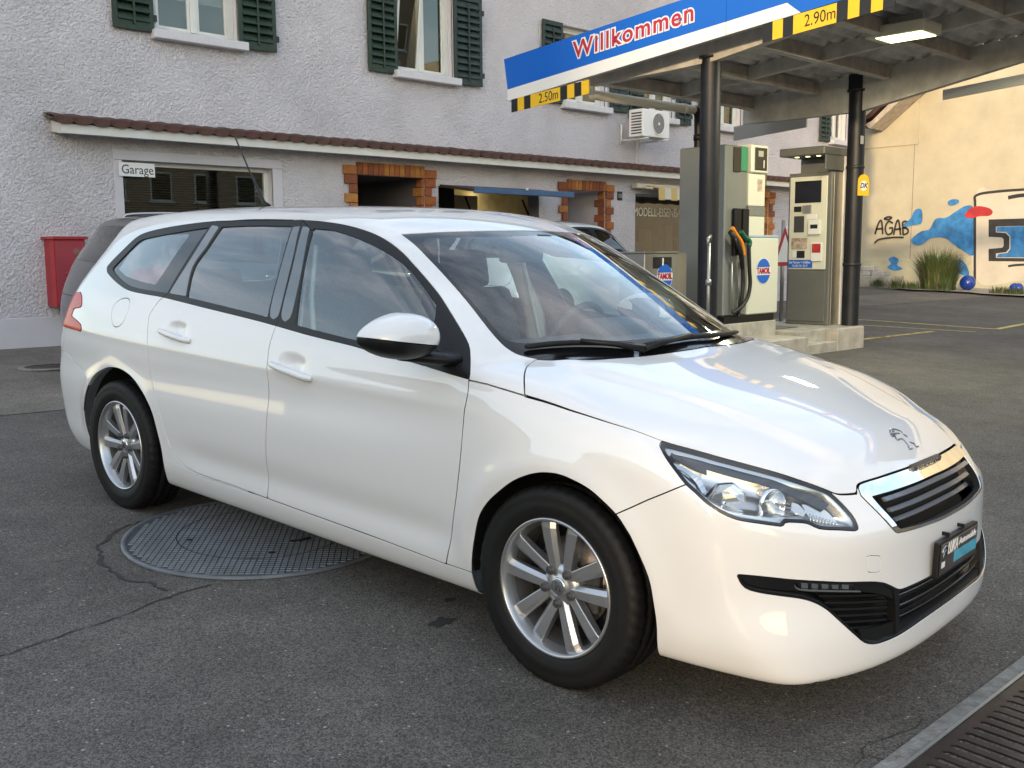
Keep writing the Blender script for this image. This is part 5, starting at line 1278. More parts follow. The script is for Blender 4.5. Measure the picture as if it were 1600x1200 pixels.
# ================================================================== petrol station
isl=empty('pump_island',(6,4.8,.2)); tag(isl,'pale concrete pump island with a stepped kerb','kerb')
def at0(o,p): o.matrix_parent_inverse=Matrix.Translation(-p.location); return o
IT=.384
at0(box_obj('kerb_block',8.30,8.97,3.94,5.75,-.3,IT,MT['concrete'],isl,.012),isl)
at0(box_obj('kerb_block',7.62,8.298,4.10,5.75,-.3,IT-.004,MT['concrete'],isl,.012),isl)
at0(box_obj('kerb_step',7.62,8.298,3.945,4.098,-.3,.235,MT['concrete'],isl,.010),isl)
at0(box_obj('kerb_block',6.75,7.618,3.942,5.75,-.3,.33,MT['concrete'],isl,.012),isl)
at0(box_obj('kerb_block',3.6,6.748,3.945,5.75,-.3,.315,MT['concrete'],isl,.012),isl)
at0(box_obj('top_slab',6.0,8.25,4.45,5.70,.386,.392,MT['concrete_dark'],isl,.002),isl)
# ---------------- canopy
can=empty('station_canopy',(5.8,4.1,0)); tag(can,'petrol station canopy on dark steel columns with a blue and white fascia','canopy')
def A(o): return at0(o,can)
def zd(Y): return 3.475+.085*(4.15-Y)
YF,YN=5.72,-2.6        # deck ends
for (cx,cy) in ((5.80,4.09),(8.93,4.12)):
    bm=bmesh.new(); lathe(bm,[(.104,IT-.07),(.104,zd(cy)-.20)],'Z',32,center=(cx,cy,0)); o=A(bm_obj('column',bm,MT['steel_dark'],can,smooth=True))
    bm=bmesh.new(); lathe(bm,[(.104,zd(cy)-.22),(.128,zd(cy)-.215),(.128,zd(cy)-.19)],'Z',32,center=(cx,cy,0)); A(bm_obj('column_collar',bm,MT['steel_dark'],can,smooth=True))
    A(box_obj('column_head',cx-.085,cx+.085,cy-.085,cy+.085,zd(cy)-.21,zd(cy)-.01,MT['steel_dark'],can,.004))
# corrugated deck as sloping sheets
def deck_sheet(x0,x1,y0_,y1_):
    bm=bmesh.new(); n=int((y1_-y0_)/.177*6); top=[];bot=[]
    for i in range(n+1):
        y=y0_+(y1_-y0_)*i/n; z=zd(y)+.026*math.sin(2*math.pi*y/.177)+.026
        top.append([bm.verts.new((x,y,z+.008)) for x in (x0,x1)]); bot.append([bm.verts.new((x,y,z)) for x in (x0,x1)])
    for i in range(n):
        f=bm.faces.new((bot[i][0],bot[i+1][0],bot[i+1][1],bot[i][1])); f.smooth=True
        f=bm.faces.new((top[i][0],top[i][1],top[i+1][1],top[i+1][0])); f.smooth=True
    return A(bm_obj('roof_sheet',bm,MT['deck'],can))
for xa,xb in ((5.42,7.33),(7.30,9.10)): 
    for ya,yb_ in ((-2.62,1.0),(.98,3.75),(3.73,5.72)): deck_sheet(xa,xb,ya,yb_)
# cross beams (along x) and spine (along y)
def ybeam(name,x0,x1,y0_,y1_,top,bot,mat):
    bm=bmesh.new(); ys=np.linspace(y0_,y1_,16); R_=[]
    for y in ys: R_.append([bm.verts.new(p) for p in ((x0,y,bot(y)),(x1,y,bot(y)),(x1,y,top(y)),(x0,y,top(y)))])
    for i in range(15):
        for k in range(4): bm.faces.new((R_[i][k],R_[i][(k+1)%4],R_[i+1][(k+1)%4],R_[i+1][k]))
    bm.faces.new(R_[0]); bm.faces.new(R_[-1]); return A(bm_obj(name,bm,mat,can))
by=[5.60,4.65,3.72,2.79,1.82,.87,-.08,-1.03,-1.98,-2.54]
for y in by:
    for (xa,xb) in ((5.83,7.265),(7.335,8.875)):
        z=zd(y); A(box_obj('cross_beam',xa,xb,y-.032,y+.032,z-.145,z+.0,MT['steel_rust'],can,.004))
        A(box_obj('beam_flange',xa,xb,y-.05,y+.05,z-.158,z-.1455,MT['steel_grey'],can,.002))
ybeam('spine_beam',7.27,7.33,YN,YF,lambda y:zd(y),lambda y:zd(y)-.15,MT['steel_grey'])
hb=lambda y:zd(y)-.13-.25*max(0,1-abs(y-4.12)/2.6)-.09
ybeam('edge_beam',8.88,8.98,YN,YF,lambda y:zd(y)-.005,lambda y:min(hb(y),zd(y)-.24),MT['steel_grey'])
ybeam('edge_beam',5.71,5.82,YN,5.66,lambda y:zd(y)-.005,lambda y:zd(y)-.12-.15*max(0,1-abs(y-4.1)/2.2),MT['steel_grey'])
# fascia
XF=5.35
def fz(Y,lo): return (3.087-.0917*(Y-6.556)) if lo else (3.562-.0835*(Y-6.655))
fas=A(empty('fascia',(0,0,0),can))
def fpoly(name,pts,mat,dx=0.,th=.02):
    """panel on the fascia plane; pts (Y, v) with v=0 bottom .. 1 top"""
    bm=bmesh.new(); q=[(y,fz(y,True)+(fz(y,False)-fz(y,True))*v) for y,v in pts]; prism(bm,q,XF-dx-th,XF-dx,'X'); return bm_obj(name,bm,mat,fas)
fpoly('fascia_back',[(6.60,0.0),(-2.7,0.0),(-2.7,1),(6.66,1)],MT['steel_grey'],-.045,.04)
ws_=.27
for (ya,yb_) in ((6.60,3.60),(3.596,.6),(.596,-2.7)):
    ta=6.66 if ya>6 else ya
    fpoly('fascia_panel',[(ya,ws_*.995),(yb_,ws_*.995),(yb_,1),(ta,1)],MT['blue_sign'])
    if ya>6: fpoly('fascia_stripe',[(6.60,0),(3.602,0),(3.602,ws_*.99),(6.61,ws_*.99)],MT['white_sign'])
    elif ya>3: fpoly('fascia_stripe',[(3.594,0),(2.81,0),(2.95,ws_*.99),(3.594,ws_*.99)],MT['white_sign']); fpoly('fascia_panel',[(2.806,0),(.6,0),(.6,ws_*.985),(2.946,ws_*.985)],MT['blue_sign'])
    else: fpoly('fascia_stripe',[(ya,0),(yb_,0),(yb_,ws_*.99),(ya,ws_*.99)],MT['blue_sign'])
# lettering, read from the -x side: text runs towards -y
def ftext(txt,Yc,vc,size,width,mats):
    z=fz(Yc,True)+(fz(Yc,False)-fz(Yc,True))*vc; ux=(0,-1,.0875); uy=(0,.0,1)
    o=text_obj('fascia_text',txt,size,mats[1],fas,(XF-.0225,Yc,z),ux,uy,.001,bold=.019,width=width*1.02,spacing=1.14)
    text_obj('fascia_text',txt,size,mats[0],fas,(XF-.0255,Yc,z),ux,uy,.001,bold=.004,width=width,spacing=1.14)
ftext('Willkommen',4.76,.66,.25,1.60,(MT['red_letter'],MT['white_sign']))
fpoly('fascia_field',[(1.75,.08),(-1.9,.08),(-1.9,.97),(1.75,.97)],MT['white_sign'],.021,.003)
fpoly('fascia_field',[(1.75,.66),(-1.9,.66),(-1.9,.97),(1.75,.97)],MT['blue_sign'],.0245,.003); fpoly('fascia_field',[(1.75,.08),(-1.9,.08),(-1.9,.32),(1.75,.32)],MT['blue_sign'],.0245,.003)
ftext('TAMOIL',-.05,.49,.42,2.6,(MT['red_letter'],MT['white_sign']))
# clearance boards
def clearance(txt,ya,yb_,z0a,z0b,h,nl,nr):
    c=A(empty('clearance_board',(0,0,0),can)); L=ya-yb_
    def seg(y0_,y1_,mat,nm):
        za=z0a+(z0b-z0a)*(ya-y0_)/L; zb=z0a+(z0b-z0a)*(ya-y1_)/L
        bm=bmesh.new(); prism(bm,[(y0_,za),(y1_,zb),(y1_,zb+h),(y0_,za+h)],XF-.03,XF-.02,'X'); return bm_obj(nm,bm,mat,c)
    st=.105; y=ya; k=0
    for i in range(nl): seg(y,y-st,MT['black'] if i%2==0 else MT['yellow_sign'],'stripe'); y-=st
    ye=yb_+st*nr; seg(y,ye,MT['yellow_sign'],'panel'); ym=(y+ye)/2; zm=z0a+(z0b-z0a)*(ya-ym)/L+h/2
    y=ye
    for i in range(nr): seg(y,y-st,MT['black'] if i%2==0 else MT['yellow_sign'],'stripe'); y-=st
    text_obj('board_text',txt,.15,MT['black'],c,(XF-.031,ym,zm),(0,-1,(z0b-z0a)/L),(0,0,1),.0008,width=.30)
clearance('2.50m',6.53,5.33,2.945,3.02,.145,4,4)
clearance('2.90m',3.19,1.93,3.225,3.33,.165,4,5)
# rear sign backs
for (ya,yb_,za,zb,h) in ((6.15,5.02,2.87,2.95,.19),(3.22,-2,3.10,3.50,.115)):
    bm=bmesh.new(); prism(bm,[(ya,za),(yb_,zb),(yb_,zb+h),(ya,za+h)],9.28,9.31,'X'); A(bm_obj('sign_back',bm,MT['galv'],can))
# canopy lamp, switched on
cl=empty('canopy_lamp',(6.93,2.62,zd(2.6)-.20)); tag(cl,'lit rectangular lamp hanging under the canopy roof','lamp')
box_obj('housing',-.20,.20,-.30,.30,0,.11,MT['pump_cream'],cl,.01); box_obj('diffuser',-.165,.165,-.26,.20,-.006,-.0005,MT['lamp_on'],cl,.001); box_obj('bracket',-.02,.02,-.2,.2,.11,.20,MT['steel_grey'],cl,.002)
al=bpy.data.lights.new('canopy_lamp_light','AREA'); al.energy=22; al.color=(1,.97,.70); al.shape='RECTANGLE'; al.size=.3; al.size_y=.42
alo=bpy.data.objects.new('canopy_lamp_light',al); alo.location=(0,-.03,-.02); link(alo,cl)
# column fittings
ys_=empty('column_sign',(8.93,4.12,0)); tag(ys_,'round-topped yellow sign on the dark column by the payment terminal','sign')
p_=wallX(1350,288,8.82); bm=bmesh.new(); q=[(-.09,-.13),(.09,-.13),(.09,.04)]+[(.09*math.cos(t),.04+.09*math.sin(t)) for t in np.linspace(.2,math.pi-.2,9)]+[(-.09,.04)]
prism(bm,q,-.006,0,'Y'); o=bm_obj('board',bm,MT['yellow_sign'],ys_); 
for oo in (o,): oo.location=(0,-.115,p_[2]-0); oo.rotation_euler=(0,0,-.35)
bm=bmesh.new(); lathe(bm,[(.062,-.0075),(.001,-.0075)],'Y',24); o=bm_obj('disc',bm,MT['white_sign'],ys_); o.location=(0,-.115,p_[2]-.01); o.rotation_euler=(0,0,-.35)
t_=text_obj('sign_text','DK',.085,MT['black'],ys_,(0,-.0082,-.01),(1,0,0),(0,0,1),.0005,shear=.2,bold=.002); t_.location=(0,-.115,p_[2]); t_.rotation_euler=(0,0,-.35)
for z in (1.15,2.35):
    bm=bmesh.new(); lathe(bm,[(.106,z-.02),(.112,z-.015),(.112,z+.015),(.106,z+.02)],'Z',28,center=(8.93,4.12,0)); A(bm_obj('column_strap',bm,MT['black'],can))
A(box_obj('column_label',8.83,8.90,4.005,4.012,2.62,2.72,MT['paver'],can,.001))
# gutter pipe and downpipe
gy=5.80; ga=wallY(925,148,gy); gb=wallY(1086,172,gy)
dp=empty('drain_pipe',(gb[0],gy,.2)); tag(dp,'cream gutter pipe with a black downpipe behind the first canopy column','pipe')
def D_(o): return at0(o,dp)
D_(tube_obj('gutter_pipe',[ga,gb],.055,MT['pvc'],dp,14)); D_(tube_obj('pipe_socket',[gb-(gb-ga)*.14,gb-(gb-ga)*.10],.062,MT['pvc'],dp,14))
D_(tube_obj('downpipe',[gb+np.array([-.03,0,0]),gb+np.array([.05,0,-.01]),gb+np.array([.08,0,-.08]),gb+np.array([.085,0,-.3]),(gb[0]+.085,gy,.3)],.058,MT['black_trim'],dp,14)); D_(tube_obj('pipe_socket',[(gb[0]+.085,gy,gb[2]-.38),(gb[0]+.085,gy,gb[2]-.30)],.066,MT['black_trim'],dp,14))
# water tap on the column
wt=empty('water_tap',(5.66,3.98,.3)); tag(wt,'grey standpipe with a tap beside the scuffed dark column','tap')
tube_obj('standpipe',[(0,0,0),(0,0,1.12)],.018,MT['galv'],wt,10); tube_obj('tap',[(0,0,1.12),(-.03,-.03,1.18),(-.10,-.06,1.16),(-.12,-.07,1.09)],[.02,.022,.018,.014],MT['galv'],wt,8); tube_obj('collar',[(0,0,.68),(0,0,.74)],.03,MT['galv'],wt,10)
# ---------------- pump
pump=empty('fuel_pump',(7.1,4.7,IT)); tag(pump,'cream and grey fuel pump with black hoses and a round blue logo','fuel pump')
def P_(o): return at0(o,pump)
FY=4.35
P_(box_obj('plinth',6.46,7.54,FY-.02,5.15,.30,.515,MT['concrete'],pump,.008)); P_(box_obj('base',6.50,7.52,FY,5.13,.516,.60,MT['black_trim'],pump,.006))
P_(box_obj('side_cabinet',6.50,6.93,FY+.02,5.0,.601,2.49,MT['pump_grey'],pump,.015)); P_(box_obj('lower_cabinet',6.935,7.575,FY-.01,5.1,.601,1.475,MT['pump_cream'],pump,.012)); P_(box_obj('cabinet_top',6.95,7.575,FY-.005,5.1,1.477,1.51,pbr('pump_top',(.35,.45,.55),.4),pump,.008))
P_(box_obj('column_panel',6.935,7.27,FY,4.9,1.477,1.72,MT['pump_cream'],pump,.006)); P_(box_obj('grey_band',6.932,7.275,FY-.004,4.9,1.722,1.83,MT['dark_brown'] if False else MT['pump_grey'],pump,.004)); P_(box_obj('upper_panel',6.93,7.265,FY-.002,4.9,1.832,2.20,MT['pump_cream'],pump,.008))
hd=P_(box_obj('display_head',6.935,7.275,FY-.03,4.9,2.203,2.515,MT['pump_cream'],pump,.012))
P_(box_obj('display',6.99,7.235,FY-.040,FY-.031,2.235,2.485,MT['black_gloss'],pump,.004)); P_(box_obj('display_screen',7.05,7.15,FY-.0425,FY-.0405,2.385,2.45,pbr('lcd',(.35,.37,.30),.3),pump,0))
P_(text_obj('pump_number','1',.12,MT['white'],pump,(7.165,FY-.042,2.30),(1,0,0),(0,0,1),.0005,bold=.002))
P_(box_obj('green_panel',6.78,6.905,FY+.004,FY+.019,2.215,2.48,pbr('green_p',(.04,.23,.12),.5),pump,.002)); P_(box_obj('price_slot',6.64,6.775,FY+.008,FY+.0195,2.2,2.47,MT['dark_brown'],pump,.002))
P_(box_obj('sticker',7.10,7.20,FY-.0035,FY-.0022,2.0,2.14,MT['poster'],pump,0))
# logo disc
def logo(name,c,r,par,fn,ux=(1,0,0)):
    e=fn(empty(name,(0,0,0),par)); X=np.array(ux,float); n_=np.cross(X,[0,0,1])
    def seg(lo,hi,mat,nm,d):
        t=[(r*math.cos(a),r*math.sin(a)) for a in np.linspace(0,2*math.pi,49)[:-1]]
        q=[]
        for a,b in zip(t,t[1:]+t[:1]):
            for s in (0,.5):
                p=(a[0]+(b[0]-a[0])*s,a[1]+(b[1]-a[1])*s); q.append((p[0],min(max(p[1],lo),hi)))
        V=[np.array(c)+X*p[0]+np.array([0,0,p[1]])+n_*d for p in q]; return mesh_obj(nm,V,[tuple(range(len(V)))],mat,e)
    seg(-r,r,MT['white_sign'],'disc',.002)
    r0=r; 
    def sub(k): nonlocal r; r=r0*k
    sub(.95); seg(r0*.30,r0,MT['blue_sign'],'upper_half',.0035); seg(-r0,-r0*.30,MT['blue_sign'],'lower_half',.0035)
    text_obj('logo_text','TAMOIL',r0*.62,MT['red_letter'],e,np.array(c)+n_*.0045,X,(0,0,1),.0005,bold=.004*r0/.13,width=r0*1.86)
lc=wallY(1192.5,423.5,FY-.011); logo('logo',(lc[0],FY-.012,lc[2]),.152,pump,P_)
# nozzles and hoses
def Q(px,py,Y): return wallY(px,py,Y)
P_(box_obj('nozzle_boot',6.63,6.76,FY-.03,FY+.018,1.28,1.80,MT['black_trim'],pump,.01)); P_(box_obj('nozzle_boot',6.80,6.915,FY-.03,FY+.018,1.42,1.80,MT['black_trim'],pump,.01))
nz=[('nozzle','orange',[(1144,356),(1150,366),(1159,380),(1162,400)],.030,FY-.08),('nozzle','green_plastic',[(1158,362),(1163,370),(1171,377),(1170,385)],.036,FY-.07)]
for nm,mt,pts,r_,Y in nz: P_(tube_obj(nm,crom([Q(*p,Y) for p in pts],4),[r_*.55]*4+[r_]*7+[r_*.6]*2 if False else r_*.8,MT[mt],pump,10))
P_(tube_obj('nozzle_lever',[Q(1148,372,FY-.10),Q(1153,385,FY-.10),Q(1158,398,FY-.1)],.014,MT['black'],pump,6)); P_(tube_obj('nozzle_body',[Q(1141,362,FY-.06),Q(1150,375,FY-.07),Q(1158,395,FY-.07),Q(1160,420,FY-.07)],[.03,.034,.03,.024],MT['black'],pump,8))
P_(tube_obj('hose',crom([Q(1170,383,FY-.07),Q(1171,420,FY-.07),Q(1172,445,FY-.07),Q(1168,465,FY-.07),Q(1158,480,FY-.06),Q(1144,490,FY-.02)],6),.022,MT['black'],pump,10)); P_(tube_obj('hose',crom([Q(1160,410,FY-.06),Q(1161,440,FY-.06),Q(1159,465,FY-.06),Q(1155,482,FY-.03),Q(1154,492,FY-.0)],6),.022,MT['black'],pump,10))
for px in (1143.5,1154.5): P_(tube_obj('hose_pole',[Q(px,410,FY-.012),Q(px,493,FY-.012)],.012,MT['galv'],pump,8))
# price board on the pump
pb=P_(box_obj('price_board',7.28,7.70,FY+.25,FY+.32,2.08,2.48,MT['dark_brown'],pump,.008)); P_(box_obj('price_face',7.30,7.68,FY+.240,FY+.2495,2.10,2.46,pbr('price_face',(.20,.16,.11),.35,noise=.5,nscale=9),pump,.002))
P_(text_obj('price_text','Bleifrei 95',.05,pbr('pt',(.34,.30,.20),.5),pump,(7.49,FY+.2385,2.37),(1,0,0),(0,0,1),.0004)) if False else None
# ---------------- payment terminal
kk=empty('payment_terminal',(8.95,4.6,IT)); tag(kk,'tall grey payment terminal with a cream keypad panel under a small hood','terminal')
def K_(o): return at0(o,kk)
KX=8.70; ka,kb=4.905,4.30
K_(box_obj('cabinet',KX,9.06,kb,ka,IT,2.305,MT['kiosk_grey'],kk,.012)); K_(box_obj('cream_panel',KX-.018,KX-.002,kb+.05,ka-.03,1.09,2.255,MT['pump_cream'],kk,.006)); K_(box_obj('door',KX-.012,KX-.002,kb+.05,ka-.03,.43,1.075,MT['kiosk_grey'],kk,.004))
K_(box_obj('hood',8.45,9.06,kb-.02,ka,2.50,2.60,MT['kiosk_grey'],kk,.01)); K_(box_obj('hood_back',8.98,9.055,kb,ka,2.308,2.498,MT['pump_grey'],kk,.004)); K_(box_obj('hood_side',8.5,9.05,kb-.018,kb,2.32,2.498,MT['kiosk_grey'],kk,.004))
K_(box_obj('steel_side',8.74,8.95,kb-.012,kb-.001,IT,2.30,MT['steel'],kk,.003)); K_(box_obj('side_post',8.955,8.99,kb-.035,kb-.001,IT,2.5,MT['white_sign'],kk,.006)); K_(box_obj('side_cabinet',8.995,9.30,kb-.02,ka-.2,IT,2.20,MT['pump_grey'],kk,.01))
def kx(px,py): p=wallX(px,py,KX-.02); return p[1],p[2]
def kbox(nm,pa,pb_,mat,d=.006):
    (ya,za),(yb_,zb)=kx(*pa),kx(*pb_); return K_(box_obj(nm,KX-.019-d,KX-.0185,min(ya,yb_),max(ya,yb_),min(za,zb),max(za,zb),mat,kk,.001))
kbox('screen',(1243,284),(1283,316),MT['black_gloss']); kbox('card_slot',(1241,323),(1252,331),MT['black']); kbox('keypad',(1255,321),(1268,333),MT['steel'],.02); kbox('note_mouth',(1241,338),(1256,363),MT['dark_grey'],.004); kbox('card_reader',(1265,344),(1282,366),MT['white_sign'],.03); kbox('reader_slot',(1268,351),(1279,357),MT['black'],.032); kbox('label',(1261,335),(1276,342),MT['white_sign'])
kbox('poster',(1237,372),(1261,389),MT['poster']); kbox('leaflet',(1269,379),(1284,408),MT['white_sign'],.02); kbox('leaflet_print',(1270,381),(1283,395),MT['red_paint'],.022); kbox('sticker',(1239,393),(1245,402),MT['white_sign']); kbox('slot_door',(1245,392),(1257,403),MT['black']); kbox('blue_label',(1232.5,406),(1269,418.5),MT['blue_sign'])
for y in (4.45,4.60,4.75): K_(box_obj('hood_spot',8.60,8.64,y-.02,y+.02,2.494,2.4995,MT['lamp_on'],kk,0))
t1=kx(1250,410); K_(text_obj('label_text','Bei Pannen + Unfällen',.045,MT['white'],kk,(KX-.027,t1[0],t1[1]),(0,-1,0),(0,0,1),.0004,width=.30)); t1=kx(1250,415.5); K_(text_obj('label_text','Tel 052 741 30 77',.04,MT['white'],kk,(KX-.027,t1[0],t1[1]),(0,-1,0),(0,0,1),.0004,width=.22))
# ---------------- bin
bn=empty('litter_bin',(5.75,4.75,.31)); tag(bn,'grey metal litter bin with a dark slot and a round logo sticker','bin')
box_obj('bin_body',-.36,.22,-.15,.20,0,1.0,MT['galv'],bn,.008); box_obj('bin_side',.222,.42,-.12,.20,0,1.005,MT['steel'],bn,.006); box_obj('bin_slot',-.22,.10,-.153,-.1505,.84,.96,MT['black'],bn,.004); box_obj('slot_clip',-.07,-.05,-.165,-.1535,.87,.95,MT['white_sign'],bn,.002); box_obj('bin_lid',-.37,.23,-.16,.205,1.001,1.02,MT['galv'],bn,.004)
lp=wallY(1040,432,4.60); logo('logo_sticker',(lp[0]-5.75-.02,-.151,lp[2]-.31),.14,bn,lambda o:o)
# ---------------- warning sign behind the pump
sg=empty('warning_sign',(12.8,6.3,.3)); tag(sg,'red and white triangular warning sign seen between the pump and the terminal','road sign')
c_=wallY(1226,385,6.3); o=sg; sg.location=(c_[0],6.3,gz(c_[0],6.3))
zc=c_[2]-sg.location[2]
def tri(r,d,mat,nm):
    bm=bmesh.new(); prism(bm,[(r*math.cos(a),zc-.1+r*math.sin(a)) for a in (math.pi/2,math.pi*7/6,math.pi*11/6)],-d-.004,-d,'Y'); return bm_obj(nm,bm,mat,sg)
tri(.40,0,MT['red_paint'],'board'); tri(.28,.005,MT['white_sign'],'field'); tube_obj('post',[(0,.03,0),(0,.03,zc+.4)],.03,MT['galv'],sg,10)
box_obj('leg',-.5,.5,-.05,.1,0,.05,MT['galv'],sg)
# ================================================================== yellow building and its yard
YX=25.5
yh=empty('yellow_building',(YX,4,.3)); tag(yh,'yellow rendered building wall covered in graffiti','building')
def Y_(o): return at0(o,yh)
Y_(box_obj('wall',YX,YX+8,-16,17,-.3,9.5,MT['yellow_wall'],yh,0)); Y_(box_obj('plinth',YX-.03,YX,-16,17,-.3,1.05,plaster('yellow_plinth',(.52,.50,.36),30,.4,.006,.25),yh,.004))
Y_(box_obj('wall_joint',YX-.004,YX-.001,11.0,11.015,1.06,6.2,MT['concrete_dark'],yh,0)); 
def wy(px,py): p=wallX(px,py,YX-.04); return p[1],p[2]
def blob(name,pts,mat,d,closed=True):
    q=crom([wy(*p) for p in pts],5,True); bm=bmesh.new(); vs=[bm.verts.new((YX-.03-d,a,b)) for a,b in q]; bm.faces.new(vs); return Y_(bm_obj(name,bm,mat,yh,recalc=False))
def stroke(name,pts,w,mat,d):
    q=crom([wy(*p) for p in pts],5); bm=bmesh.new(); L_=[];n=len(q)
    for i in range(n):
        t=q[min(i+1,n-1)]-q[max(i-1,0)]; t/=np.linalg.norm(t)+1e-9; nn=np.array([-t[1],t[0]])*w/2
        L_.append((bm.verts.new((YX-.03-d,*(q[i]+nn))),bm.verts.new((YX-.03-d,*(q[i]-nn)))))
    for i in range(n-1): bm.faces.new((L_[i][0],L_[i][1],L_[i+1][1],L_[i+1][0]))
    return Y_(bm_obj(name,bm,mat,yh,recalc=False))
blob('white_field',[(1524,304),(1560,299),(1620,294),(1700,293),(1700,440),(1600,438),(1524,436)],MT['white_paint2'],.001)
blob('blue_patch',[(1424,374),(1438,362),(1452,358),(1462,342),(1478,340),(1494,330),(1508,322),(1521,325),(1523,360),(1522,398),(1505,392),(1490,382),(1476,372),(1455,372),(1440,382),(1428,382)],MT['blue_paint'],.003)
blob('blue_patch',[(1412,350),(1422,342),(1430,328),(1440,328),(1440,348),(1426,352),(1415,354)],MT['blue_paint'],.004); blob('blue_patch',[(1386,418),(1392,412),(1388,405),(1396,401),(1404,406),(1402,414),(1410,420),(1398,423)],MT['blue_paint'],.003); blob('blue_patch',[(1482,314),(1490,311),(1498,313),(1496,318),(1487,321),(1481,319)],MT['blue_paint'],.003)
blob('blue_patch',[(1490,412),(1500,405),(1510,415),(1514,430),(1500,428)],MT['blue_paint'],.003)
blob('red_patch',[(1508,334),(1516,326),(1528,322),(1545,325),(1551,331),(1546,337),(1530,338),(1518,341),(1510,340)],MT['red_paint'],.005)
stroke('outline',[(1523,440),(1523,380),(1523.5,320),(1526,305),(1560,299),(1620,295)],.07,MT['black_paint'],.004)
bm=bmesh.new()
for poly,mt,d in (([(1544.5,343),(1700,338),(1700,350),(1556,354),(1556,363),(1571,364),(1577,370),(1577,388),(1572,394),(1556,396),(1556,403),(1700,404),(1700,410),(1544.5,408),(1544.5,389),(1566,387),(1568,384),(1568,374),(1565,371),(1544.5,370)],'black_paint',.004),([(1557,354.5),(1700,350),(1700,403),(1557,402),(1560,397),(1574,395),(1578.5,389),(1578.5,369),(1572,362.5),(1557,362)],'blue_paint',.003)):
    b2=bmesh.new(); vs=[b2.verts.new((YX-.03-d,*wy(*p))) for p in poly]; b2.faces.new(vs); Y_(bm_obj('letter_shape',b2,MT[mt],yh,recalc=False))
bm.free()
stroke('white_stroke',[(1575,309),(1590,306),(1620,303)],.10,MT['black_paint'],.006); stroke('grey_stroke',[(1575,416),(1590,414),(1620,413)],.06,MT['black_paint'],.006)
# black tag "AGAB"
for st in ([(1367,366),(1372,350),(1377,345),(1379,366)],[(1368,358),(1380,357)],[(1395,349),(1388,346),(1383,356),(1386,366),(1393,364),(1394,356),(1389,357)],[(1396,367),(1400,349),(1404,345),(1407,367)],[(1398,359),(1408,357)],[(1410,347),(1411,367)],[(1410,347),(1416,346),(1417,353),(1411,356)],[(1411,356),(1418,358),(1418,364),(1411,367)],[(1366,380),(1374,374),(1395,371),(1412,371)],[(1381,342),(1387,339),(1393,340),(1388,343),(1381,342)]): stroke('tag_stroke',st,.055,MT['black_paint'],.003)
# neighbouring roof corner above the wall's left end
rc=empty('neighbour_roof',(25,12.2,4.6)); tag(rc,'dark overhanging roof corner above the left end of the yellow wall','roof')
def R_o(o): return at0(o,rc)
rcA=wallX(1367,193,25.0); rcB=wallX(1440,138,25.0)
bm=bmesh.new(); prism(bm,[(rcA[1]+.1,rcA[2]-.05),(rcA[1]-.12,rcA[2]+.04),(rcB[1],rcB[2]+.25),(rcB[1],rcB[2]),(rcA[1]-.05,rcA[2]-.18)],24.6,25.4,'X'); R_o(bm_obj('verge',bm,MT['steel_rust'],rc)); bm=bmesh.new(); prism(bm,[(rcA[1]+.30,rcA[2]-.02),(rcA[1]-.1,rcA[2]+.12),(rcB[1]-.3,rcB[2]+.55),(rcB[1]-.3,rcB[2]+.42)],24.5,25.45,'X'); R_o(bm_obj('tiles',bm,MT['tile'],rc)); R_o(tube_obj('gutter',[(24.5,rcA[1]+.25,rcA[2]-.02),(25.5,rcA[1]+.25,rcA[2]-.02)],.10,MT['black_trim'],rc,10))
R_o(box_obj('gable',25.46,25.49,10.9,13.5,4.3,6.0,MT['yellow_wall'],rc,0))
# gravel bed, weeds, kerb, pavers, balls, grass
gb_=[(22.6,y) for y in np.linspace(-4,12.5,30)]
sheet('gravel_bed',[(22.9+.15*math.sin(y*3.1)+.08*math.sin(y*7),y) for y in np.linspace(-8,10.4,60)]+[(YX-.03,10.4),(YX-.03,-8)],MT['gravel'],.05)
kb_=tag(box_obj('low_kerb',23.6,24.2,10.55,14.5,.25,.62,MT['concrete'],None,.02),'low concrete kerb below the yellow wall','kerb')
pv0=None
for r_ in range(2):
    for k in range(5-r_):
        p=ground(1358+k*12.5,438); x,y=24.0,12.75-k*.42-r_*.1
        if pv0 is None: bm=bmesh.new(); box(bm,-.16,.16,-.19,.19,0,.14,.015); pv0=bm_obj('paving_block',bm,MT['paver']); o=pv0
        else: o=pv0.copy(); COL.objects.link(o)
        o.location=(x-.15,y,.62+.142*r_); o.rotation_euler=(0,0,rng.uniform(-.06,.06)); tag(o,['pale grey paving block in the bottom row of the stack on the low kerb','pale grey paving block in the top row of the stack on the low kerb'][r_],'paving block','paving blocks on the kerb, %s row'%['bottom','top'][r_])
def ball(px,py,r,lab):
    p=ground(px,py); t=24.1; D=M3@rayC(px,py); s=(t-CAMW[0])/D[0]; q=CAMW+D*s
    bm=bmesh.new(); bmesh.ops.create_uvsphere(bm,u_segments=32,v_segments=18,radius=r); o=bm_obj('garden_ball',bm,MT['ball'],None,smooth=True); 
    bm=bmesh.new(); lathe(bm,[(.03,r*.985),(.02,r*1.02),(.001,r*1.02)],'Z',10); bm_obj('ball_plug',bm,MT['ball'],o)
    o.location=(q[0],q[1],gz(q[0],q[1])+.05+r-.01); o.rotation_euler=(.4,.3,0); tag(o,lab,'ball'); return o
ball(1512,440,.20,'largest glossy blue garden ball beside the ornamental grass'); ball(1586,440,.13,'small blue garden ball lying in front of the wall gravel'); ball(1591,448,.13,'small blue garden ball touching another, nearer the asphalt')
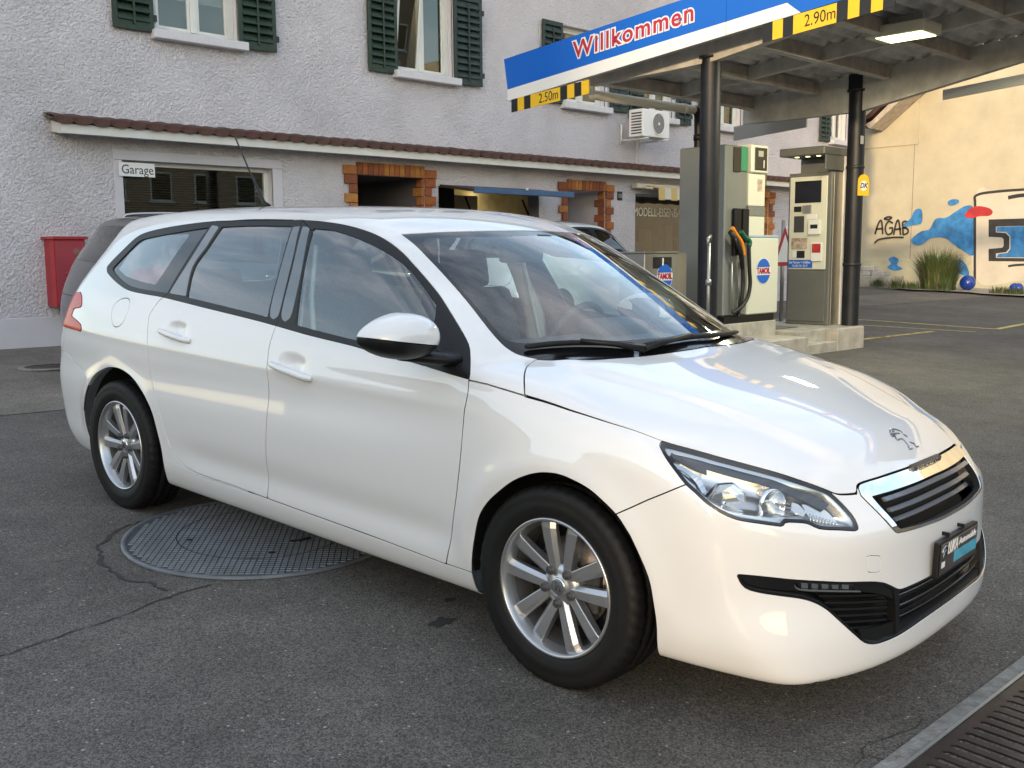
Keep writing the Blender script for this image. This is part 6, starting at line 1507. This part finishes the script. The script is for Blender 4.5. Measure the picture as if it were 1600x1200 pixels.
def tuft(name,c,h,r,n,mat,lab,cat,w=.012,seed=1):
    rr=random.Random(seed); root=empty(name,c); V=[];F=[]; V2=[];F2=[]
    for i in range(n):
        a=rr.uniform(0,2*math.pi); q=r*.45*math.sqrt(rr.random()); b=np.array([q*math.cos(a),q*math.sin(a),0]); lean=rr.uniform(.15,1.1)*(q/r+.35); hh=h*rr.uniform(.55,1.08); ww=w*rr.uniform(.7,1.3); az=a+rr.uniform(-.5,.5)
        o=np.array([math.cos(az),math.sin(az),0]); sd=np.array([-o[1],o[0],0]); Vx,Fx=(V,F) if rr.random()<.93 else (V2,F2)
        s=len(Vx)
        for k in range(5):
            t=k/4; p=b+o*(lean*hh*.75*t*t)+np.array([0,0,hh*(t-.30*lean*t*t*t)]); wv=ww*(1-t*.92); Vx+= [p-sd*wv,p+sd*wv]
        Fx+=[(s+2*k,s+2*k+1,s+2*k+3,s+2*k+2) for k in range(4)]
    tag(mesh_obj('blades',V,F,mat,root),kind='stuff'); 
    if F2: tag(mesh_obj('dry_blades',V2,F2,MT['blade_dry'],root),kind='stuff')
    tag(root,lab,cat); return root
gp=wallX(1458,449,23.3); tuft('ornamental_grass',(23.6,gp[1],gz(23.6,gp[1])+.02),1.18,.95,1500,MT['blade'],'large clump of arching ornamental grass in front of the graffiti','grass clump',.013,5)
for i,(px,py,h,lab) in enumerate(((1400,455,.28,'low green weeds between the low kerb and the ornamental grass'),(1425,462,.25,'low green weeds at the foot of the ornamental grass on its kerb side'),(1475,459,.3,'low green weeds between the ornamental grass and the large blue ball'),(1560,462,.22,'low weeds on the gravel edge halfway between the large and small blue balls'),(1585,464,.2,'low weeds right below the two small blue balls'),(1372,452,.25,'small weeds growing under the stacked paving blocks'))):
    q=wallX(px,py,23.0+.1*i); tuft('weed',(q[0],q[1],gz(q[0],q[1])+.05),h,.5,130,MT['blade'],lab,'weed',.012,20+i)['group']='weeds along the gravel edge'
# ================================================================== parked cars by the house
def parked(name,label,paint,loc,xs,ysc,zs,rails,th=0.,sc=1.):
    r=empty(name,loc); r.matrix_world=Matrix.Translation(loc)@Matrix.Rotation(math.atan(.0381),4,'X')@Matrix.Rotation(th,4,'Z')@Matrix.Scale(sc,4); tag(r,label,'car')
    V,T=car_grid(.035,64,30,14,5); V,T=tri_clean(V,T); b=Piece(V,T)
    for q in (ARF,ARR): b.cut(cS,q,0.,cond=lambda P:P[:,1]<-.52)
    pw=b.cut(cT,ws,.001,cond=lambda P:P[:,2]>.6); pd=b.cut(cS,dlo,.001,cond=isside); pt=b.cut(cB,tg,.002,cond=lambda P:P[:,0]<-3.05); pr=pt.cut(cB,rw,.001)
    pl_=b.cut(cS,tl,.0015,cond=lambda P:(P[:,1]<-.55))
    ob=[]
    gl=[pd.cut(cS,trace(o,cS),.001) for o in (O_FGLASS,O_RGLASS,O_QGLASS)]
    ob.append(panel('body_shell',b,[paint,MT['cabin']],r,both=True,inner=.02)); ob.append(panel('windscreen',pw,MT['dark_glass'],r,both=True,flange=0)); ob.append(panel('tailgate',pt,[paint,MT['cabin']],r,both=True)); ob.append(panel('rear_window',pr,MT['dark_glass'],r,both=True,flange=0))
    for sd in (-1,1):
        ob.append(panel('window_trim',pd,MT['black_trim'],r,side=sd,settle=sd<0)); ob.append(panel('rear_lamp',pl_,MT['red_lens'],r,side=sd,offset=.004,settle=sd<0))
        for g_ in gl: ob.append(panel('window',g_,MT['dark_glass'],r,side=sd,offset=-.003,flange=0,settle=sd<0))
        if rails: ob.append(tube_obj('roof_rail',crom([(-3.0,sd*.52,1.415),(-2.9,sd*.545,1.455),(-2.2,sd*.56,1.475),(-1.4,sd*.55,1.47),(-1.2,sd*.53,1.43)],4),.014,MT['silver'],r,8))
    for i,(x,y) in enumerate(((0,-.78),(-2.73,-.78),(0,.78),(-2.73,.78))):
        w=copy_tree(w0,r); w.location=(x*xs,y*ysc,.3085); w.rotation_euler=(0,.4*i,0 if y<0 else math.pi)
    for o in ob:
        me=o.data; n=len(me.vertices); co=np.zeros(n*3,np.float32); me.vertices.foreach_get('co',co); co=co.reshape(-1,3)*np.array([xs,ysc,zs]); me.vertices.foreach_set('co',co.ravel()); me.update()
    st=soft_box('seat',(-1.4*xs,0,.75),(.3,1.2,.6),MT['seat'],r); soft_box('rear_seat',(-2.3*xs,0,.75),(.3,1.2,.6),MT['seat'],r)
    return r
MT['grey_paint']=pbr('grey_paint',(.085,.085,.09),.3,.4,1.); MT['silver_paint']=pbr('silver_paint',(.62,.64,.66),.28,.2,1.)
c1=parked('parked_car','dark grey estate car with roof rails parked behind the white car',MT['grey_paint'],(3.84,6.95,gz(3.84,6.95)),.93,1.,1.,True)
c2=parked('parked_car','silver car parked in front of the brick doorway, only its roof in view',MT['silver_paint'],(7.50,6.95,gz(7.50,6.95)),.68,.95,1.02,False)
# ================================================================== the other side of the street (unseen): heights and alley shaped to block or pass the sun; mirrors in the car
def street_house(name,label,poly,h,roof_h,wallm,roofm,win):
    r=empty(name,(poly[0][0],poly[0][1],0)); tag(r,label,'house'); inv=Matrix.Translation(-r.location)
    bm=bmesh.new(); prism(bm,poly,-2,h,'Z'); o=bm_obj('wall',bm,wallm,r); o.matrix_parent_inverse=inv
    c=np.mean(np.array(poly),0); bm=bmesh.new(); P=[np.array(p)+(np.array(p)-c)*.06 for p in poly]
    b=[bm.verts.new((*p,h)) for p in P]; m1=(P[0]+P[3])/2*.8+(P[1]+P[2])/2*.2; m2=(P[0]+P[3])/2*.2+(P[1]+P[2])/2*.8; t=[bm.verts.new((*m1,h+roof_h)),bm.verts.new((*m2,h+roof_h))]
    for f in ((b[0],b[1],t[1],t[0]),(b[2],b[3],t[0],t[1]),(b[1],b[2],t[1]),(b[3],b[0],t[0])): bm.faces.new(f)
    bm.faces.new(b[::-1]); o=bm_obj('roof',bm,roofm,r); o.matrix_parent_inverse=inv
    a=np.array(poly[0],float); e=np.array(poly[1],float)-a; L=np.linalg.norm(e); e/=L; n=np.array([e[1],-e[0]])
    if (c-a)@n>0: n=-n
    k=0
    for zz in win:
        for s in np.arange(1.3,L-1.2,2.3):
            p=a+e*s; w=empty('window',(0,0,0),r); w.matrix_parent_inverse=inv
            def bx(nm,u0,u1,d0,d1,z0_,z1_,mat):
                bm=bmesh.new(); q=[p+e*u+n*d for u,d in ((u0,d0),(u1,d0),(u1,d1),(u0,d1))]; prism(bm,q,z0_,z1_,'Z'); return bm_obj(nm,bm,mat,w)
            bx('frame',-.55,.55,.0,.04,zz,zz+1.4,MT['frame_white']); bx('pane',-.48,.48,.041,.045,zz+.07,zz+1.33,MT['black_gloss']); bx('sill',-.65,.65,0,.12,zz-.1,zz-.001,MT['sill'])
    return r
SD=SUN_DIR[:2]/np.linalg.norm(SUN_DIR[:2])
def back(p,d): return (p[0]-SD[0]*d,p[1]-SD[1]*d)
BX=-32.; gapA,gapB=(BX,-14.15),(BX,-15.05)  # alley gap added to let one strip of sun through
MT['roof_far']=pbr('street_roof',(.10,.055,.045),.8,noise=.3,nscale=2)
street_house('street_house','tall cream street house with a hipped tile roof opposite the forecourt',[(BX,16),(BX,-11.4),back((BX,-11.4),9),(BX-9,16)],10.6,2.2,plaster('street_cream',(.46,.42,.35),20,.4,.01),MT['roof_far'],(1.,4.,7.))
street_house('street_house','low grey annexe beside the tall cream street house',[(BX,-11.45),gapA,back(gapA,8.5),back((BX,-11.45),8.5)],6.9,.35,plaster('street_grey',(.33,.33,.34),20,.4,.01),MT['roof_far'],(1.,3.7))
street_house('street_house','low brown street house with a shallow roof across an alley from the annexe',[gapB,(BX,-40),(BX-9,-40),back(gapB,8.5)],6.3,.5,plaster('street_brown',(.40,.34,.28),20,.4,.01),MT['roof_far'],(1.,3.6))
street_house('street_house','long ochre street house standing past the tall cream one',[(BX,38),(BX,16.6),(BX-9,16.6),(BX-9,38)],8.5,2.6,plaster('street_ochre',(.45,.36,.22),20,.4,.01),MT['roof_far'],(1.,4.))
street_house('street_house','long brown house closing the street on the far side of the drain',[(62,-27),(-6,-27),(-6,-36),(62,-36)],7.2,2.4,plaster('street_tan',(.34,.25,.17),20,.4,.01),MT['roof_far'],(1.,4.))
